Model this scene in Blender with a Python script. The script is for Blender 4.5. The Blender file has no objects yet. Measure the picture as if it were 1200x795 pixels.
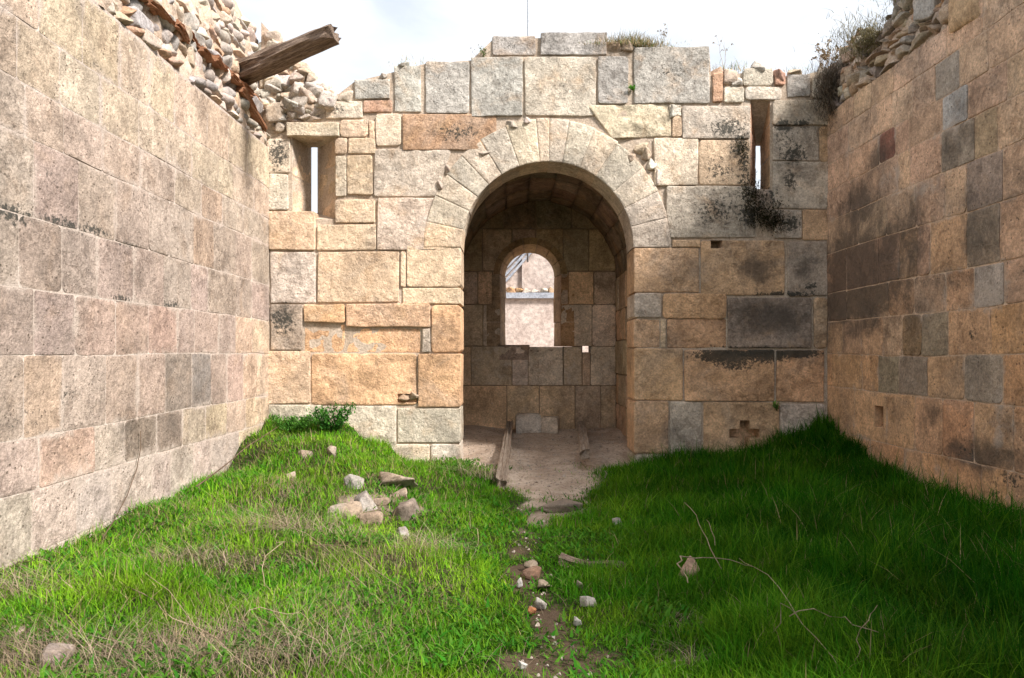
import bpy, bmesh, math, random
import numpy as np
from mathutils import Vector, noise as mnoise

# ------------------------------------------------------------------ camera
scene = bpy.context.scene
COL = scene.collection
random.seed(7)
EYE = 1.56            # eye height (m)
FPX = 900.0           # focal length in photo pixels (1200 px wide)
HX, HY = 600.0, 415.0 # principal point column / horizon row
DB = 10.8             # distance of the arched wall
XL, XR = -3.42, 4.44  # inner faces of the two side walls

cd = bpy.data.cameras.new("camera")
cam = bpy.data.objects.new("camera", cd)
COL.objects.link(cam)
cam.location = (0, 0, EYE)
cam.rotation_euler = (math.radians(90), 0, 0)
cd.sensor_width = 36.0
cd.lens = 27.0
cd.shift_y = 17.5 / 1200.0
cd.clip_end = 2000
cd.clip_start = 0.05
scene.camera = cam

# ------------------------------------------------------------------ sky, sun, exposure
TO_SUN = Vector((1.0, -0.70, 1.15)).normalized()
SUN_EL = math.asin(TO_SUN.z)
SUN_AZ = math.atan2(TO_SUN.x, TO_SUN.y)
world = bpy.data.worlds.new("World")
scene.world = world
world.use_nodes = True
wn, wl = world.node_tree.nodes, world.node_tree.links
wn.clear()
w_out = wn.new('ShaderNodeOutputWorld')
w_bg = wn.new('ShaderNodeBackground')
w_bg.inputs['Strength'].default_value = 0.088
w_sky = wn.new('ShaderNodeTexSky')
w_sky.sky_type = 'NISHITA'
w_sky.sun_disc = False
w_sky.sun_elevation = SUN_EL
w_sky.sun_rotation = SUN_AZ
w_sky.altitude = 800
w_sky.dust_density = 2.0
w_tc = wn.new('ShaderNodeTexCoord')
w_map = wn.new('ShaderNodeMapping')
w_map.inputs['Scale'].default_value = (1.6, 1.6, 3.4)
w_n = wn.new('ShaderNodeTexNoise')
w_n.inputs['Scale'].default_value = 1.7
w_n.inputs['Detail'].default_value = 7
w_n.inputs['Roughness'].default_value = 0.55
w_n.inputs['Distortion'].default_value = 0.4
w_r = wn.new('ShaderNodeMapRange')
w_r.interpolation_type = 'SMOOTHSTEP'
w_r.inputs['From Min'].default_value = 0.26
w_r.inputs['From Max'].default_value = 0.60
w_r.inputs['To Min'].default_value = 0.60
w_r.inputs['To Max'].default_value = 1.0
w_mix = wn.new('ShaderNodeMix')
w_mix.data_type = 'RGBA'
w_mix.inputs['B'].default_value = (6.0, 6.3, 6.7, 1)
wl.new(w_tc.outputs['Generated'], w_map.inputs['Vector'])
wl.new(w_map.outputs['Vector'], w_n.inputs['Vector'])
wl.new(w_n.outputs['Fac'], w_r.inputs['Value'])
wl.new(w_r.outputs['Result'], w_mix.inputs['Factor'])
wl.new(w_sky.outputs['Color'], w_mix.inputs['A'])
wl.new(w_mix.outputs['Result'], w_bg.inputs['Color'])
wl.new(w_bg.outputs['Background'], w_out.inputs['Surface'])

sd = bpy.data.lights.new("sun", 'SUN')
sd.energy = 4.5
sd.angle = math.radians(11.0)
sd.color = (1.0, 0.945, 0.90)
sun = bpy.data.objects.new("sun", sd)
COL.objects.link(sun)
sun.rotation_euler = (-TO_SUN).to_track_quat('-Z', 'Y').to_euler()
sun.location = (12, -6, 14)

scene.view_settings.view_transform = 'Standard'
scene.view_settings.look = 'None'
scene.view_settings.gamma = 1
scene.view_settings.exposure = 1.05
scene.view_settings.use_curve_mapping = False
scene.render.resolution_x = 1024
scene.render.resolution_y = 678
scene.render.engine = 'CYCLES'
scene.cycles.diffuse_bounces = 7

# ------------------------------------------------------------------ pixel helpers
def bpx(px, py, Y=DB):            # photo pixel -> (x, z) on the plane at distance Y
    return ((px - HX) * Y / FPX, EYE + (HY - py) * Y / FPX)
def lpx(px, py):                  # pixel -> (y, z) on the pale side wall
    Y = XL * FPX / (px - HX)
    return (Y, EYE + (HY - py) * Y / FPX)
def rpx(px, py):
    Y = XR * FPX / (px - HX)
    return (Y, EYE + (HY - py) * Y / FPX)

def nz(p, s, seed=0.0):
    return mnoise.noise(Vector((p[0]*s + seed, p[1]*s - seed*0.7, p[2]*s + seed*1.3)))
def fbm(p, s, o=4, seed=0.0):
    return mnoise.fractal(Vector((p[0]*s + seed, p[1]*s - seed, p[2]*s + seed*0.5)), 0.9, 2.1, o)
def sstep(a, b, x):
    t = min(1.0, max(0.0, (x - a) / (b - a)))
    return t*t*(3 - 2*t)

# ------------------------------------------------------------------ materials
def new_mat(name):
    m = bpy.data.materials.new(name)
    m.use_nodes = True
    nt = m.node_tree
    nt.nodes.clear()
    return m, nt.nodes, nt.links
def N(nodes, t, **kw):
    n = nodes.new(t)
    for k, v in kw.items():
        if k in n.inputs: n.inputs[k].default_value = v
        else: setattr(n, k, v)
    return n
def noise_n(nodes, links, vec, scale, detail=5, rough=0.6, dist=0.0):
    n = nodes.new('ShaderNodeTexNoise')
    n.inputs['Scale'].default_value = scale
    n.inputs['Detail'].default_value = detail
    n.inputs['Roughness'].default_value = rough
    n.inputs['Distortion'].default_value = dist
    links.new(vec, n.inputs['Vector'])
    return n.outputs['Fac']
def rng_n(nodes, links, val, a, b, c=0.0, d=1.0, smooth=True):
    n = nodes.new('ShaderNodeMapRange')
    n.interpolation_type = 'SMOOTHSTEP' if smooth else 'LINEAR'
    n.inputs['From Min'].default_value = a
    n.inputs['From Max'].default_value = b
    n.inputs['To Min'].default_value = c
    n.inputs['To Max'].default_value = d
    links.new(val, n.inputs['Value'])
    return n.outputs['Result']
def math_n(nodes, links, op, a, b=None):
    n = nodes.new('ShaderNodeMath')
    n.operation = op
    for i, v in enumerate((a, b)):
        if v is None: continue
        if isinstance(v, (int, float)): n.inputs[i].default_value = v
        else: links.new(v, n.inputs[i])
    return n.outputs[0]
def mix_n(nodes, links, fac, a, b, blend='MIX'):
    n = nodes.new('ShaderNodeMix')
    n.data_type = 'RGBA'
    n.blend_type = blend
    for k, v in (('Factor', fac), ('A', a), ('B', b)):
        if isinstance(v, (int, float)): n.inputs[k].default_value = v
        elif isinstance(v, tuple): n.inputs[k].default_value = (*v, 1) if len(v) == 3 else v
        else: links.new(v, n.inputs[k])
    return n.outputs['Result']

def stone_material(name, pit=0.5, bump=0.75, vary=1.0, warm=(0.52, 0.36, 0.23), patina=0.5, pcol=(0.36, 0.325, 0.285), lcol=(0.58, 0.515, 0.445)):
    """weathered sandstone: base colour from each block's own object colour,
    lichen / grime / lime from the mesh's wear attribute, relief by bump"""
    m, nd, lk = new_mat(name)
    geo = nd.new('ShaderNodeNewGeometry')
    P = geo.outputs['Position']
    oi = nd.new('ShaderNodeObjectInfo')
    at = nd.new('ShaderNodeAttribute')
    at.attribute_name = 'wear'
    sep = nd.new('ShaderNodeSeparateColor')
    lk.new(at.outputs['Color'], sep.inputs['Color'])
    base = oi.outputs['Color']
    # broad tone change
    n1 = noise_n(nd, lk, P, 1.6, 5, 0.62, 0.3)
    v1 = rng_n(nd, lk, n1, 0.28, 0.72, 1 - 0.30*vary, 1 + 0.26*vary)
    cc = nd.new('ShaderNodeCombineColor')
    for i in range(3): lk.new(v1, cc.inputs[i])
    c = mix_n(nd, lk, 1.0, base, cc.outputs[0], 'MULTIPLY')
    # warm iron bloom in patches
    n2 = noise_n(nd, lk, P, 2.3, 6, 0.6, 0.6)
    c = mix_n(nd, lk, rng_n(nd, lk, n2, 0.50, 0.74, 0.0, 0.5*vary), c, warm)
    # grey patina running across the joints
    np_ = noise_n(nd, lk, P, 1.15, 8, 0.66, 0.8)
    c = mix_n(nd, lk, rng_n(nd, lk, np_, 0.48, 0.66, 0.0, patina), c, pcol)
    # grain
    n3 = noise_n(nd, lk, P, 36, 9, 0.80)
    g = rng_n(nd, lk, n3, 0.34, 0.66, 0.68, 1.27)
    cc2 = nd.new('ShaderNodeCombineColor')
    for i in range(3): lk.new(g, cc2.inputs[i])
    c = mix_n(nd, lk, 1.0, c, cc2.outputs[0], 'MULTIPLY')
    # mid blotches
    n4 = noise_n(nd, lk, P, 9, 6, 0.68, 0.5)
    b4 = rng_n(nd, lk, n4, 0.32, 0.68, 0.82, 1.15)
    cc3 = nd.new('ShaderNodeCombineColor')
    for i in range(3): lk.new(b4, cc3.inputs[i])
    c = mix_n(nd, lk, 1.0, c, cc3.outputs[0], 'MULTIPLY')
    # flaked, eroded patches
    ner = noise_n(nd, lk, P, 7.5, 11, 0.70, 0.6)
    ner2 = noise_n(nd, lk, P, 1.9, 3, 0.5)
    flake = math_n(nd, lk, 'MULTIPLY', rng_n(nd, lk, ner, 0.50, 0.56, 0, 1), rng_n(nd, lk, ner2, 0.42, 0.60, 0.05, 1))
    c = mix_n(nd, lk, math_n(nd, lk, 'MULTIPLY', flake, 0.42), c, mix_n(nd, lk, 1.0, c, (0.50, 0.46, 0.43), 'MULTIPLY'))
    # lime / pale crust
    nl = noise_n(nd, lk, P, 6.5, 7, 0.7, 0.4)
    ml = math_n(nd, lk, 'ADD', nl, math_n(nd, lk, 'MULTIPLY', sep.outputs['Blue'], 0.5))
    c = mix_n(nd, lk, rng_n(nd, lk, ml, 0.60, 0.92, 0, 0.75), c, lcol)
    # grime: soft dark film
    ng = noise_n(nd, lk, P, 2.6, 10, 0.74, 0.5)
    mg = math_n(nd, lk, 'ADD', ng, math_n(nd, lk, 'MULTIPLY', sep.outputs['Green'], 0.50))
    c = mix_n(nd, lk, rng_n(nd, lk, mg, 0.62, 0.96, 0, 0.95), c, mix_n(nd, lk, 1.0, mix_n(nd, lk, 0.55, c, (0.30, 0.27, 0.24)), (0.36, 0.345, 0.335), 'MULTIPLY'))
    # lichen: crisp black-green spots
    nli = noise_n(nd, lk, P, 24, 9, 0.72, 0.3)
    mli = math_n(nd, lk, 'ADD', nli, math_n(nd, lk, 'MULTIPLY', sep.outputs['Red'], 0.33))
    c = mix_n(nd, lk, rng_n(nd, lk, mli, 0.69, 0.80, 0, 0.9), c, (0.045, 0.045, 0.038))
    # pits
    vo = nd.new('ShaderNodeTexVoronoi')
    vo.inputs['Scale'].default_value = 19
    vo.inputs['Randomness'].default_value = 1
    lk.new(P, vo.inputs['Vector'])
    npit = noise_n(nd, lk, P, 5.5, 4, 0.6)
    pits = math_n(nd, lk, 'MULTIPLY', rng_n(nd, lk, vo.outputs['Distance'], 0.10, 0.26, 1, 0),
                  rng_n(nd, lk, npit, 0.44, 0.58, 0, 1))
    c = mix_n(nd, lk, math_n(nd, lk, 'MULTIPLY', pits, 0.8*pit), c, (0.10, 0.075, 0.055))
    # bump
    nb1 = noise_n(nd, lk, P, 14, 8, 0.66, 0.2)
    nb2 = noise_n(nd, lk, P, 70, 5, 0.7)
    nb3 = noise_n(nd, lk, P, 5, 6, 0.6, 0.4)
    h = math_n(nd, lk, 'ADD', nb1, math_n(nd, lk, 'MULTIPLY', nb2, 0.45))
    h = math_n(nd, lk, 'ADD', h, math_n(nd, lk, 'MULTIPLY', nb3, 1.3))
    h = math_n(nd, lk, 'SUBTRACT', h, math_n(nd, lk, 'MULTIPLY', flake, 0.28))
    h = math_n(nd, lk, 'SUBTRACT', h, math_n(nd, lk, 'MULTIPLY', pits, 0.35*pit))
    bp = nd.new('ShaderNodeBump')
    bp.inputs['Strength'].default_value = bump
    bp.inputs['Distance'].default_value = 0.03
    lk.new(h, bp.inputs['Height'])
    bs = nd.new('ShaderNodeBsdfPrincipled')
    bs.inputs['Roughness'].default_value = 0.93
    bs.inputs['Specular IOR Level'].default_value = 0.2
    lk.new(c, bs.inputs['Base Color'])
    lk.new(bp.outputs['Normal'], bs.inputs['Normal'])
    out = nd.new('ShaderNodeOutputMaterial')
    lk.new(bs.outputs[0], out.inputs['Surface'])
    return m

M_STONE = stone_material("weathered_sandstone", patina=0.30, warm=(0.56, 0.36, 0.20))
M_SIDE = stone_material("side_wall_sandstone", pit=0.9, bump=0.65, vary=0.8, warm=(0.40, 0.285, 0.20), patina=0.45, pcol=(0.24, 0.195, 0.16), lcol=(0.48, 0.40, 0.34))
M_RUBBLE = stone_material("rubble_stone", pit=0.3, bump=0.5, vary=0.7, warm=(0.46, 0.27, 0.15))
M_ROCK = stone_material("loose_rock", pit=0.3, bump=0.5, vary=0.7, warm=(0.46, 0.30, 0.18))

def simple_mat(name, col_a, col_b, scale, bump=0.4, rough=0.95, detail=7, stretch=None):
    m, nd, lk = new_mat(name)
    geo = nd.new('ShaderNodeNewGeometry')
    P = geo.outputs['Position']
    if stretch:
        tc = nd.new('ShaderNodeTexCoord')
        mp = nd.new('ShaderNodeMapping')
        mp.inputs['Scale'].default_value = stretch
        lk.new(tc.outputs['Object'], mp.inputs['Vector'])
        P = mp.outputs['Vector']
    n1 = noise_n(nd, lk, P, scale, detail, 0.68, 0.4)
    c = mix_n(nd, lk, rng_n(nd, lk, n1, 0.3, 0.7), col_a, col_b)
    n2 = noise_n(nd, lk, P, scale*7, 5, 0.7)
    g = rng_n(nd, lk, n2, 0.3, 0.7, 0.7, 1.25)
    cc = nd.new('ShaderNodeCombineColor')
    for i in range(3): lk.new(g, cc.inputs[i])
    c = mix_n(nd, lk, 1.0, c, cc.outputs[0], 'MULTIPLY')
    h = math_n(nd, lk, 'ADD', n1, math_n(nd, lk, 'MULTIPLY', n2, 0.4))
    bp = nd.new('ShaderNodeBump')
    bp.inputs['Strength'].default_value = bump
    bp.inputs['Distance'].default_value = 0.03
    lk.new(h, bp.inputs['Height'])
    bs = nd.new('ShaderNodeBsdfPrincipled')
    bs.inputs['Roughness'].default_value = rough
    bs.inputs['Specular IOR Level'].default_value = 0.2
    lk.new(c, bs.inputs['Base Color'])
    lk.new(bp.outputs['Normal'], bs.inputs['Normal'])
    out = nd.new('ShaderNodeOutputMaterial')
    lk.new(bs.outputs[0], out.inputs['Surface'])
    return m
M_MORTAR_DARK = simple_mat("eroded_mortar", (0.40, 0.31, 0.23), (0.52, 0.43, 0.34), 5, 0.8)
M_MORTAR_PALE = simple_mat("lime_mortar", (0.43, 0.355, 0.30), (0.50, 0.425, 0.365), 4, 0.7)
M_MORTAR_TAN = simple_mat("tan_mortar", (0.50, 0.35, 0.245), (0.60, 0.45, 0.34), 4, 0.7)
M_CORE_EARTH = simple_mat("rubble_bedding", (0.44, 0.325, 0.235), (0.55, 0.45, 0.36), 6, 1.0)
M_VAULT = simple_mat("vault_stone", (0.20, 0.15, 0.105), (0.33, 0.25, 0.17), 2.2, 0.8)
M_WOOD = simple_mat("weathered_wood", (0.10, 0.065, 0.048), (0.40, 0.30, 0.225), 4.5, 1.0, stretch=(1.2, 14, 14))
M_WOOD_GREY = simple_mat("greyed_wood", (0.20, 0.14, 0.10), (0.40, 0.33, 0.26), 3.0, 0.9, stretch=(1.2, 14, 14))
M_WOOD_RED = simple_mat("reddish_wood", (0.27, 0.11, 0.055), (0.44, 0.24, 0.14), 3.0, 0.9, stretch=(14, 1.2, 14))
M_PLASTER = simple_mat("pale_plaster", (0.40, 0.325, 0.285), (0.52, 0.445, 0.395), 1.6, 0.6)
M_SLATE = simple_mat("grey_metal_flashing", (0.25, 0.27, 0.31), (0.36, 0.38, 0.42), 3, 0.2, 0.6)
M_TWIG = simple_mat("dry_twig", (0.24, 0.17, 0.11), (0.42, 0.33, 0.22), 12, 0.3)
M_TWIG_DARK = simple_mat("dark_bramble", (0.07, 0.045, 0.03), (0.15, 0.10, 0.065), 12, 0.3)
M_ROD = simple_mat("galvanised_rod", (0.30, 0.32, 0.35), (0.36, 0.38, 0.41), 5, 0.1, 0.5)

def leaf_material(name, rough=0.6, trans=0.35):
    m, nd, lk = new_mat(name)
    at = nd.new('ShaderNodeAttribute')
    at.attribute_name = 'tint'
    bs = nd.new('ShaderNodeBsdfPrincipled')
    bs.inputs['Roughness'].default_value = rough
    bs.inputs['Specular IOR Level'].default_value = 0.25
    bs.inputs['Specular IOR Level'].default_value = 0.06
    lk.new(at.outputs['Color'], bs.inputs['Base Color'])
    tr = nd.new('ShaderNodeBsdfTranslucent')
    hs = nd.new('ShaderNodeHueSaturation')
    hs.inputs['Value'].default_value = 1.2
    lk.new(at.outputs['Color'], hs.inputs['Color'])
    lk.new(hs.outputs[0], tr.inputs['Color'])
    mx = nd.new('ShaderNodeMixShader')
    mx.inputs[0].default_value = trans
    lk.new(bs.outputs[0], mx.inputs[1])
    lk.new(tr.outputs[0], mx.inputs[2])
    out = nd.new('ShaderNodeOutputMaterial')
    lk.new(mx.outputs[0], out.inputs['Surface'])
    return m
M_LEAF = leaf_material("green_blades")
M_DRY = leaf_material("dry_stems", 0.8, 0.15)

# ------------------------------------------------------------------ object helpers
def tag(o, label=None, cat=None, group=None, kind=None):
    if label: o['label'] = label
    if cat: o['category'] = cat
    if group: o['group'] = group
    if kind: o['kind'] = kind
    return o
def empty(name, loc, label, cat, group=None):
    o = bpy.data.objects.new(name, None)
    o.empty_display_size = 0.2
    COL.objects.link(o)
    o.location = loc
    return tag(o, label, cat, group)
def link(name, me, mat, parent=None, loc=(0, 0, 0), color=None):
    o = bpy.data.objects.new(name, me)
    COL.objects.link(o)
    if mat and not me.materials: me.materials.append(mat)
    o.location = loc
    if parent:
        o.parent = parent
        o.location = Vector(loc) - parent.location
    if color: o.color = (*color, 1)
    return o
def mesh_from(verts, faces, name, smooth=True):
    me = bpy.data.meshes.new(name)
    me.from_pydata(verts, [], faces)
    if smooth: me.polygons.foreach_set('use_smooth', [True]*len(me.polygons))
    me.update()
    return me
def box_mesh(x0, x1, y0, y1, z0, z1, name='box'):
    v = [(x0,y0,z0),(x1,y0,z0),(x1,y1,z0),(x0,y1,z0),(x0,y0,z1),(x1,y0,z1),(x1,y1,z1),(x0,y1,z1)]
    f = [(0,3,2,1),(4,5,6,7),(0,1,5,4),(1,2,6,5),(2,3,7,6),(3,0,4,7)]
    return mesh_from(v, f, name, False)

# ------------------------------------------------------------------ wear (stains with a shape of their own)
# (plane, a, b, ra, rb, channel 0 lichen / 1 grime / 2 lime, strength); a,b in metres on the plane
WEAR = []
def wear_b(px, py, rx, ry, ch, s=1.0):
    a, b = bpx(px, py)
    WEAR.append(('b', a, b, rx*0.012, ry*0.012, ch, s))
def wear_l(px, py, ra, rb, ch, s=1.0):
    a, b = lpx(px, py)
    WEAR.append(('l', a, b, ra, rb, ch, s))
def wear_r(px, py, ra, rb, ch, s=1.0):
    a, b = rpx(px, py)
    if ch == 1: ra, rb, s = ra*1.35, rb*1.3, s*1.08
    WEAR.append(('r', a, b, ra, rb, ch, s))
for a in [  # arched wall
    (326,180,16,24,0,1.0),(332,375,24,26,0,0.9),(334,365,24,20,1,0.6),(535,155,44,16,0,0.78),(500,150,30,18,1,0.25),
    (432,104,20,10,0,0.55),(395,128,18,8,0,0.8),(478,100,16,26,0,0.45),(522,98,26,28,0,0.5),(585,98,30,30,0,0.5),
    (655,98,40,32,0,0.42),(720,92,18,26,0,0.5),(785,85,45,32,0,0.55),(672,50,40,12,0,0.45),(602,52,26,12,0,0.5),
    (852,150,30,18,0,0.95),(866,172,16,22,0,1.0),(842,198,30,26,0,0.7),(838,248,40,30,0,0.75),(880,250,22,24,0,1.0),
    (918,148,16,10,0,1.1),(940,146,14,8,0,1.1),(930,180,24,20,0,0.95),(926,212,12,20,0,0.9),(926,262,18,16,0,1.0),
    (935,235,40,40,1,0.5),(830,245,40,26,1,0.35),(885,318,40,30,1,0.8),(948,315,22,34,1,0.6),(902,372,66,30,1,.9),(872,190,12,70,0,.85),(900,240,30,45,0,.7),(920,170,26,45,0,.62),(850,240,45,40,0,.6),
    (850,417,48,13,0,1.35),(895,416,44,12,0,1.3),(935,414,34,8,0,1.35),(862,428,38,10,0,0.95),(930,195,50,75,1,.62),(850,255,55,30,1,.5),(340,330,30,60,1,.35),(950,335,12,6,0,1.1),
    (920,345,50,5,0,1.1),(890,412,60,10,1,0.9),(755,110,16,12,1,0.3),(700,100,10,20,1,0.3),
    (500,260,20,20,2,0.5),(480,200,50,30,2,0.35),(560,200,30,30,2,0.3),(880,505,30,14,1,0.4),(790,510,22,16,1,0.35),
    (670,150,40,12,1,0.15),(420,500,60,22,2,0.2),(400,215,30,25,1,0.2)]:
    wear_b(*a)
for a in [
    (12,250,.35,.09,0,1.0),(75,262,.45,.07,0,0.9),(110,270,.35,.06,0,0.95),(150,288,.35,.05,0,0.75),(200,357,.3,.05,0,1.0),
    (143,350,.3,.05,0,0.9),(230,367,.3,.05,0,0.6),(110,75,.3,.05,0,0.6),(170,115,.3,.05,0,0.7),(215,145,.35,.04,0,0.7),
    (80,460,.3,.16,0,0.62),(30,490,.4,.2,0,0.55),(165,240,.45,.3,0,0.5),(125,215,.3,.15,0,0.5),(60,210,.4,.15,0,0.5),
    (150,505,.26,.17,1,0.55),(200,498,.22,.15,1,0.5),(100,330,1.2,.6,1,0.28),(240,330,1.3,.7,1,.3),(60,430,.9,.5,1,0.18),(240,435,.2,.2,1,0.3),
    (220,290,.8,.4,1,0.14),(130,200,1.2,.5,1,0.1),(255,520,.5,.3,2,0.5),(180,540,.6,.2,2,0.45),(110,560,.7,.2,2,0.4),
    (180,70,.8,.3,2,0.35),(200,180,.5,.2,2,0.3),(270,400,.5,.4,2,0.2)]:
    wear_l(*a)
for a in [
    (1000,330,1.1,.65,1,1.15),(1150,250,.5,.55,1,.55),(1060,330,.6,.5,1,.6),(1030,320,.7,.5,1,1.0),(1010,240,.6,.4,1,.8),(1060,290,.5,.5,1,.75),(1020,260,.5,.4,1,0.75),(1040,300,.5,.45,1,0.8),(1005,385,.5,.2,1,0.85),(990,300,.4,.4,1,0.7),
    (1025,195,.4,.25,1,0.6),(1070,255,.25,.35,1,0.8),(1065,340,.3,.2,1,0.5),
    (1120,130,.5,.3,1,0.35),(1150,110,.4,.2,1,0.5),(1115,180,.25,.3,1,0.5),
    (1120,330,.5,.1,1,0.5),(1150,535,.55,.16,1,0.95),(1190,220,.3,.3,1,.5),(1090,330,.4,.2,1,.6),(1165,250,.4,.4,1,.45),
    (1130,530,.25,.1,0,0.7),(1185,565,.3,.1,0,0.8),(1165,580,.15,.25,0,0.7),(1090,490,.2,.2,1,0.6),(1140,390,.15,.12,0,0.7),
    (1120,150,.12,.3,2,0.4),(1170,510,.1,.3,2,0.7),(1100,560,.5,.2,2,0.3),(1080,225,.4,.1,2,0.6),(1040,210,.5,.1,2,0.5),
    (1160,345,.28,.14,2,0.8),(1060,560,.5,.2,2,0.4),(1000,415,.3,.1,0,0.5),(1180,250,.4,.1,1,0.4)]:
    wear_r(*a)
WB = {k: [w for w in WEAR if w[0] == k] for k in 'blr'}
def wear_at(plane, a, b):
    r = [0.0, 0.0, 0.0]
    for (_, ca, cb, ra, rb, ch, s) in WB.get(plane, ()):
        da, db = (a - ca)/ra, (b - cb)/rb
        d = da*da + db*db
        if d < 4.0:
            v = s*math.exp(-d*1.1)
            if v > r[ch]: r[ch] = v
    return (r[0], r[1], r[2], 1.0)

# ------------------------------------------------------------------ block builder
def wav(u, v): return .022*mnoise.noise(Vector((u*.55, v*.8, 3.3))) + .008*mnoise.noise(Vector((u*1.9, v*1.5, 9.1)))
FR = {'b': (lambda u, v, n: (u, DB - n, v), False),
      'l': (lambda u, v, n: (XL + n, u, v + wav(u, v)), False),
      'r': (lambda u, v, n: (XR - n, u, v + wav(u+30, v)*1.5), True)}

def lines(L, step, extra=()):
    e1, e2 = min(0.010, L*0.1), min(0.05, L*0.25)
    s = {0.0, e1, e2*.5, e2, L - e2, L - e2*.5, L - e1, L}
    k = max(1, int(math.ceil((L - 2*e2)/step)))
    for i in range(1, k): s.add(e2 + (L - 2*e2)*i/k)
    for x in extra:
        if 0.004 < x < L - 0.004: s.add(x)
    r = sorted(s)
    out = [r[0]]
    for x in r[1:]:
        if x - out[-1] > 0.0025: out.append(x)
    out[-1] = L
    return [x/L for x in out]

def block(plane, q, parent, color, mat=M_STONE, name='ashlar_block', depth=0.22, gap=None, proud=None,
          rough=0.007, bevel=0.009, step=0.045, pits=(), push=None, frame=None, chip=0.007, skirt=1, wear=None, lime=0.0, tk=1.0, cont=0.0, jog=0.0):
    """one dressed stone; q = 4 (u, v) corners: bottom-left, bottom-right, top-right, top-left"""
    fr, flip = FR[plane] if frame is None else frame
    q = [Vector(p) + Vector((random.uniform(-jog, jog), random.uniform(-jog, jog))) for p in q]
    W = ((q[1]-q[0]).length + (q[2]-q[3]).length)/2
    H = ((q[3]-q[0]).length + (q[2]-q[1]).length)/2
    seed = random.random()*50
    if gap is None: gap = random.choice([.002, .003, .004, .007])
    if proud is None: proud = random.uniform(-0.008, 0.008)
    tilt = (random.uniform(-.006, .006)*tk, random.uniform(-.005, .005)*tk)
    ex, ey = [], []
    for (a0, a1, b0, b1, dp) in pits:     # rectangles in plane metres
        for a in (a0, a1):
            t = (a - q[0].x); ex += [t - .003, t + .003]
        for b in (b0, b1):
            t = (b - q[0].y); ey += [t - .003, t + .003]
    su, sv = lines(W, step, ex), lines(H, step, ey)
    nu, nv = len(su), len(sv)
    gu, gv = min(0.3, gap/W), min(0.3, gap/H)
    verts, wr = [], []
    cor = min(0.035, 0.18*min(W, H))*random.choice([.25, .35, .5, .9])
    for j, tv in enumerate(sv):
        for i, tu in enumerate(su):
            a = gu + tu*(1 - 2*gu); b = gv + tv*(1 - 2*gv)
            p = (q[0]*(1-a) + q[1]*a)*(1-b) + (q[3]*(1-a) + q[2]*a)*b
            eu, ev = min(tu, 1-tu)*W, min(tv, 1-tv)*H
            e = min(eu, ev)
            if push:
                cx, cz, R = push
                dx, dz = p.x - cx, p.y - cz
                d = math.hypot(dx, dz)
                if d < abs(R) and dz > -0.02:
                    if R < 0: p.y = cz + math.sqrt(R*R - dx*dx)
                    else: p.x, p.y = cx + dx/d*R, cz + dz/d*R
            w3 = fr(p.x, p.y, 0)
            # ragged edges: pull rim inwards
            if e < 0.03:
                k = 1 - e/0.03
                cu = 0.5 - tu; cv = 0.5 - tv
                j1 = (0.5 + 0.5*nz(w3, 5.0, seed))*chip + max(0, nz(w3, 2.3, seed+9))*chip*1.6
                if eu <= ev + 1e-6: p.x += math.copysign(j1*k, cu)
                if ev <= eu + 1e-6: p.y += math.copysign(j1*k, cv)
                dc = math.hypot(max(0, cor - eu), max(0, cor - ev))
                if eu < cor and ev < cor:
                    pull = max(0.0, dc - cor*0.62)*0.8
                    p.x += math.copysign(pull, cu); p.y += math.copysign(pull, cv)
            n = proud + tilt[0]*(tu-.5)*2 + tilt[1]*(tv-.5)*2
            n += (fbm(w3, 3.2, 3, seed)*(1-cont) + fbm(w3, 1.7, 4, 2.2)*cont)*rough + nz(w3, 13, seed)*rough*0.35
            if e < 0.012:
                n -= bevel*(1 - e/0.012)*(0.5 + 1.6*abs(nz(w3, 4, seed+3)))
            if cont: n = max(n, -.0015 - (.0015 if e < .012 else 0))
            for (a0, a1, b0, b1, dp) in pits:
                if a0 < p.x < a1 and b0 < p.y < b1: n = min(n, -dp)
            verts.append(fr(p.x, p.y, n))
            wr.append(wear_at(wear or plane, p.x, p.y) if frame is None else (0, 0, 0, 1))
            if frame is not None and wear: wr[-1] = wear
            if lime and e < .07:
                w_ = wr[-1]
                wr[-1] = (w_[0], w_[1], min(1, w_[2] + lime*(1-e/.07)*(.5 + 1.2*max(-.2, nz(w3, 3, 4)))), 1)
    faces = []
    for j in range(nv-1):
        for i in range(nu-1):
            a = j*nu + i
            faces.append((a, a+1, a+nu+1, a+nu))
    rim = [i for i in range(nu)] + [j*nu + nu-1 for j in range(1, nv)] + \
          [(nv-1)*nu + i for i in range(nu-2, -1, -1)] + [j*nu for j in range(nv-2, 0, -1)]
    prev = rim
    # where is the rim in plane coords -> push back
    nd = fr(0, 0, 1); n0 = fr(0, 0, 0)
    nv3 = Vector(nd) - Vector(n0)
    for s in range(1, skirt+1):
        cur = []
        for r in rim:
            v = Vector(verts[r]) - nv3*(depth*s/skirt)
            if s < skirt:
                v += Vector((nz(v, 4, seed), nz(v, 4, seed+5), nz(v, 4, seed+11)))*0.006
            cur.append(len(verts)); verts.append(tuple(v)); wr.append(wr[r])
        L = len(rim)
        for k in range(L):
            faces.append((prev[k], cur[k], cur[(k+1) % L], prev[(k+1) % L]))
        prev = cur
    faces.append(tuple(reversed(prev)))
    if flip: faces = [tuple(reversed(f)) for f in faces]
    # the Vector maths above made some rim points absolute; recentre on the block
    c = np.mean(np.array(verts), axis=0)
    verts = [(v[0]-c[0], v[1]-c[1], v[2]-c[2]) for v in verts]
    me = mesh_from(verts, faces, name)
    me.set_sharp_from_angle(angle=math.radians(32))
    ca = me.color_attributes.new('wear', 'FLOAT_COLOR', 'POINT')
    ca.data.foreach_set('color', [x for w in wr for x in w])
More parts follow.
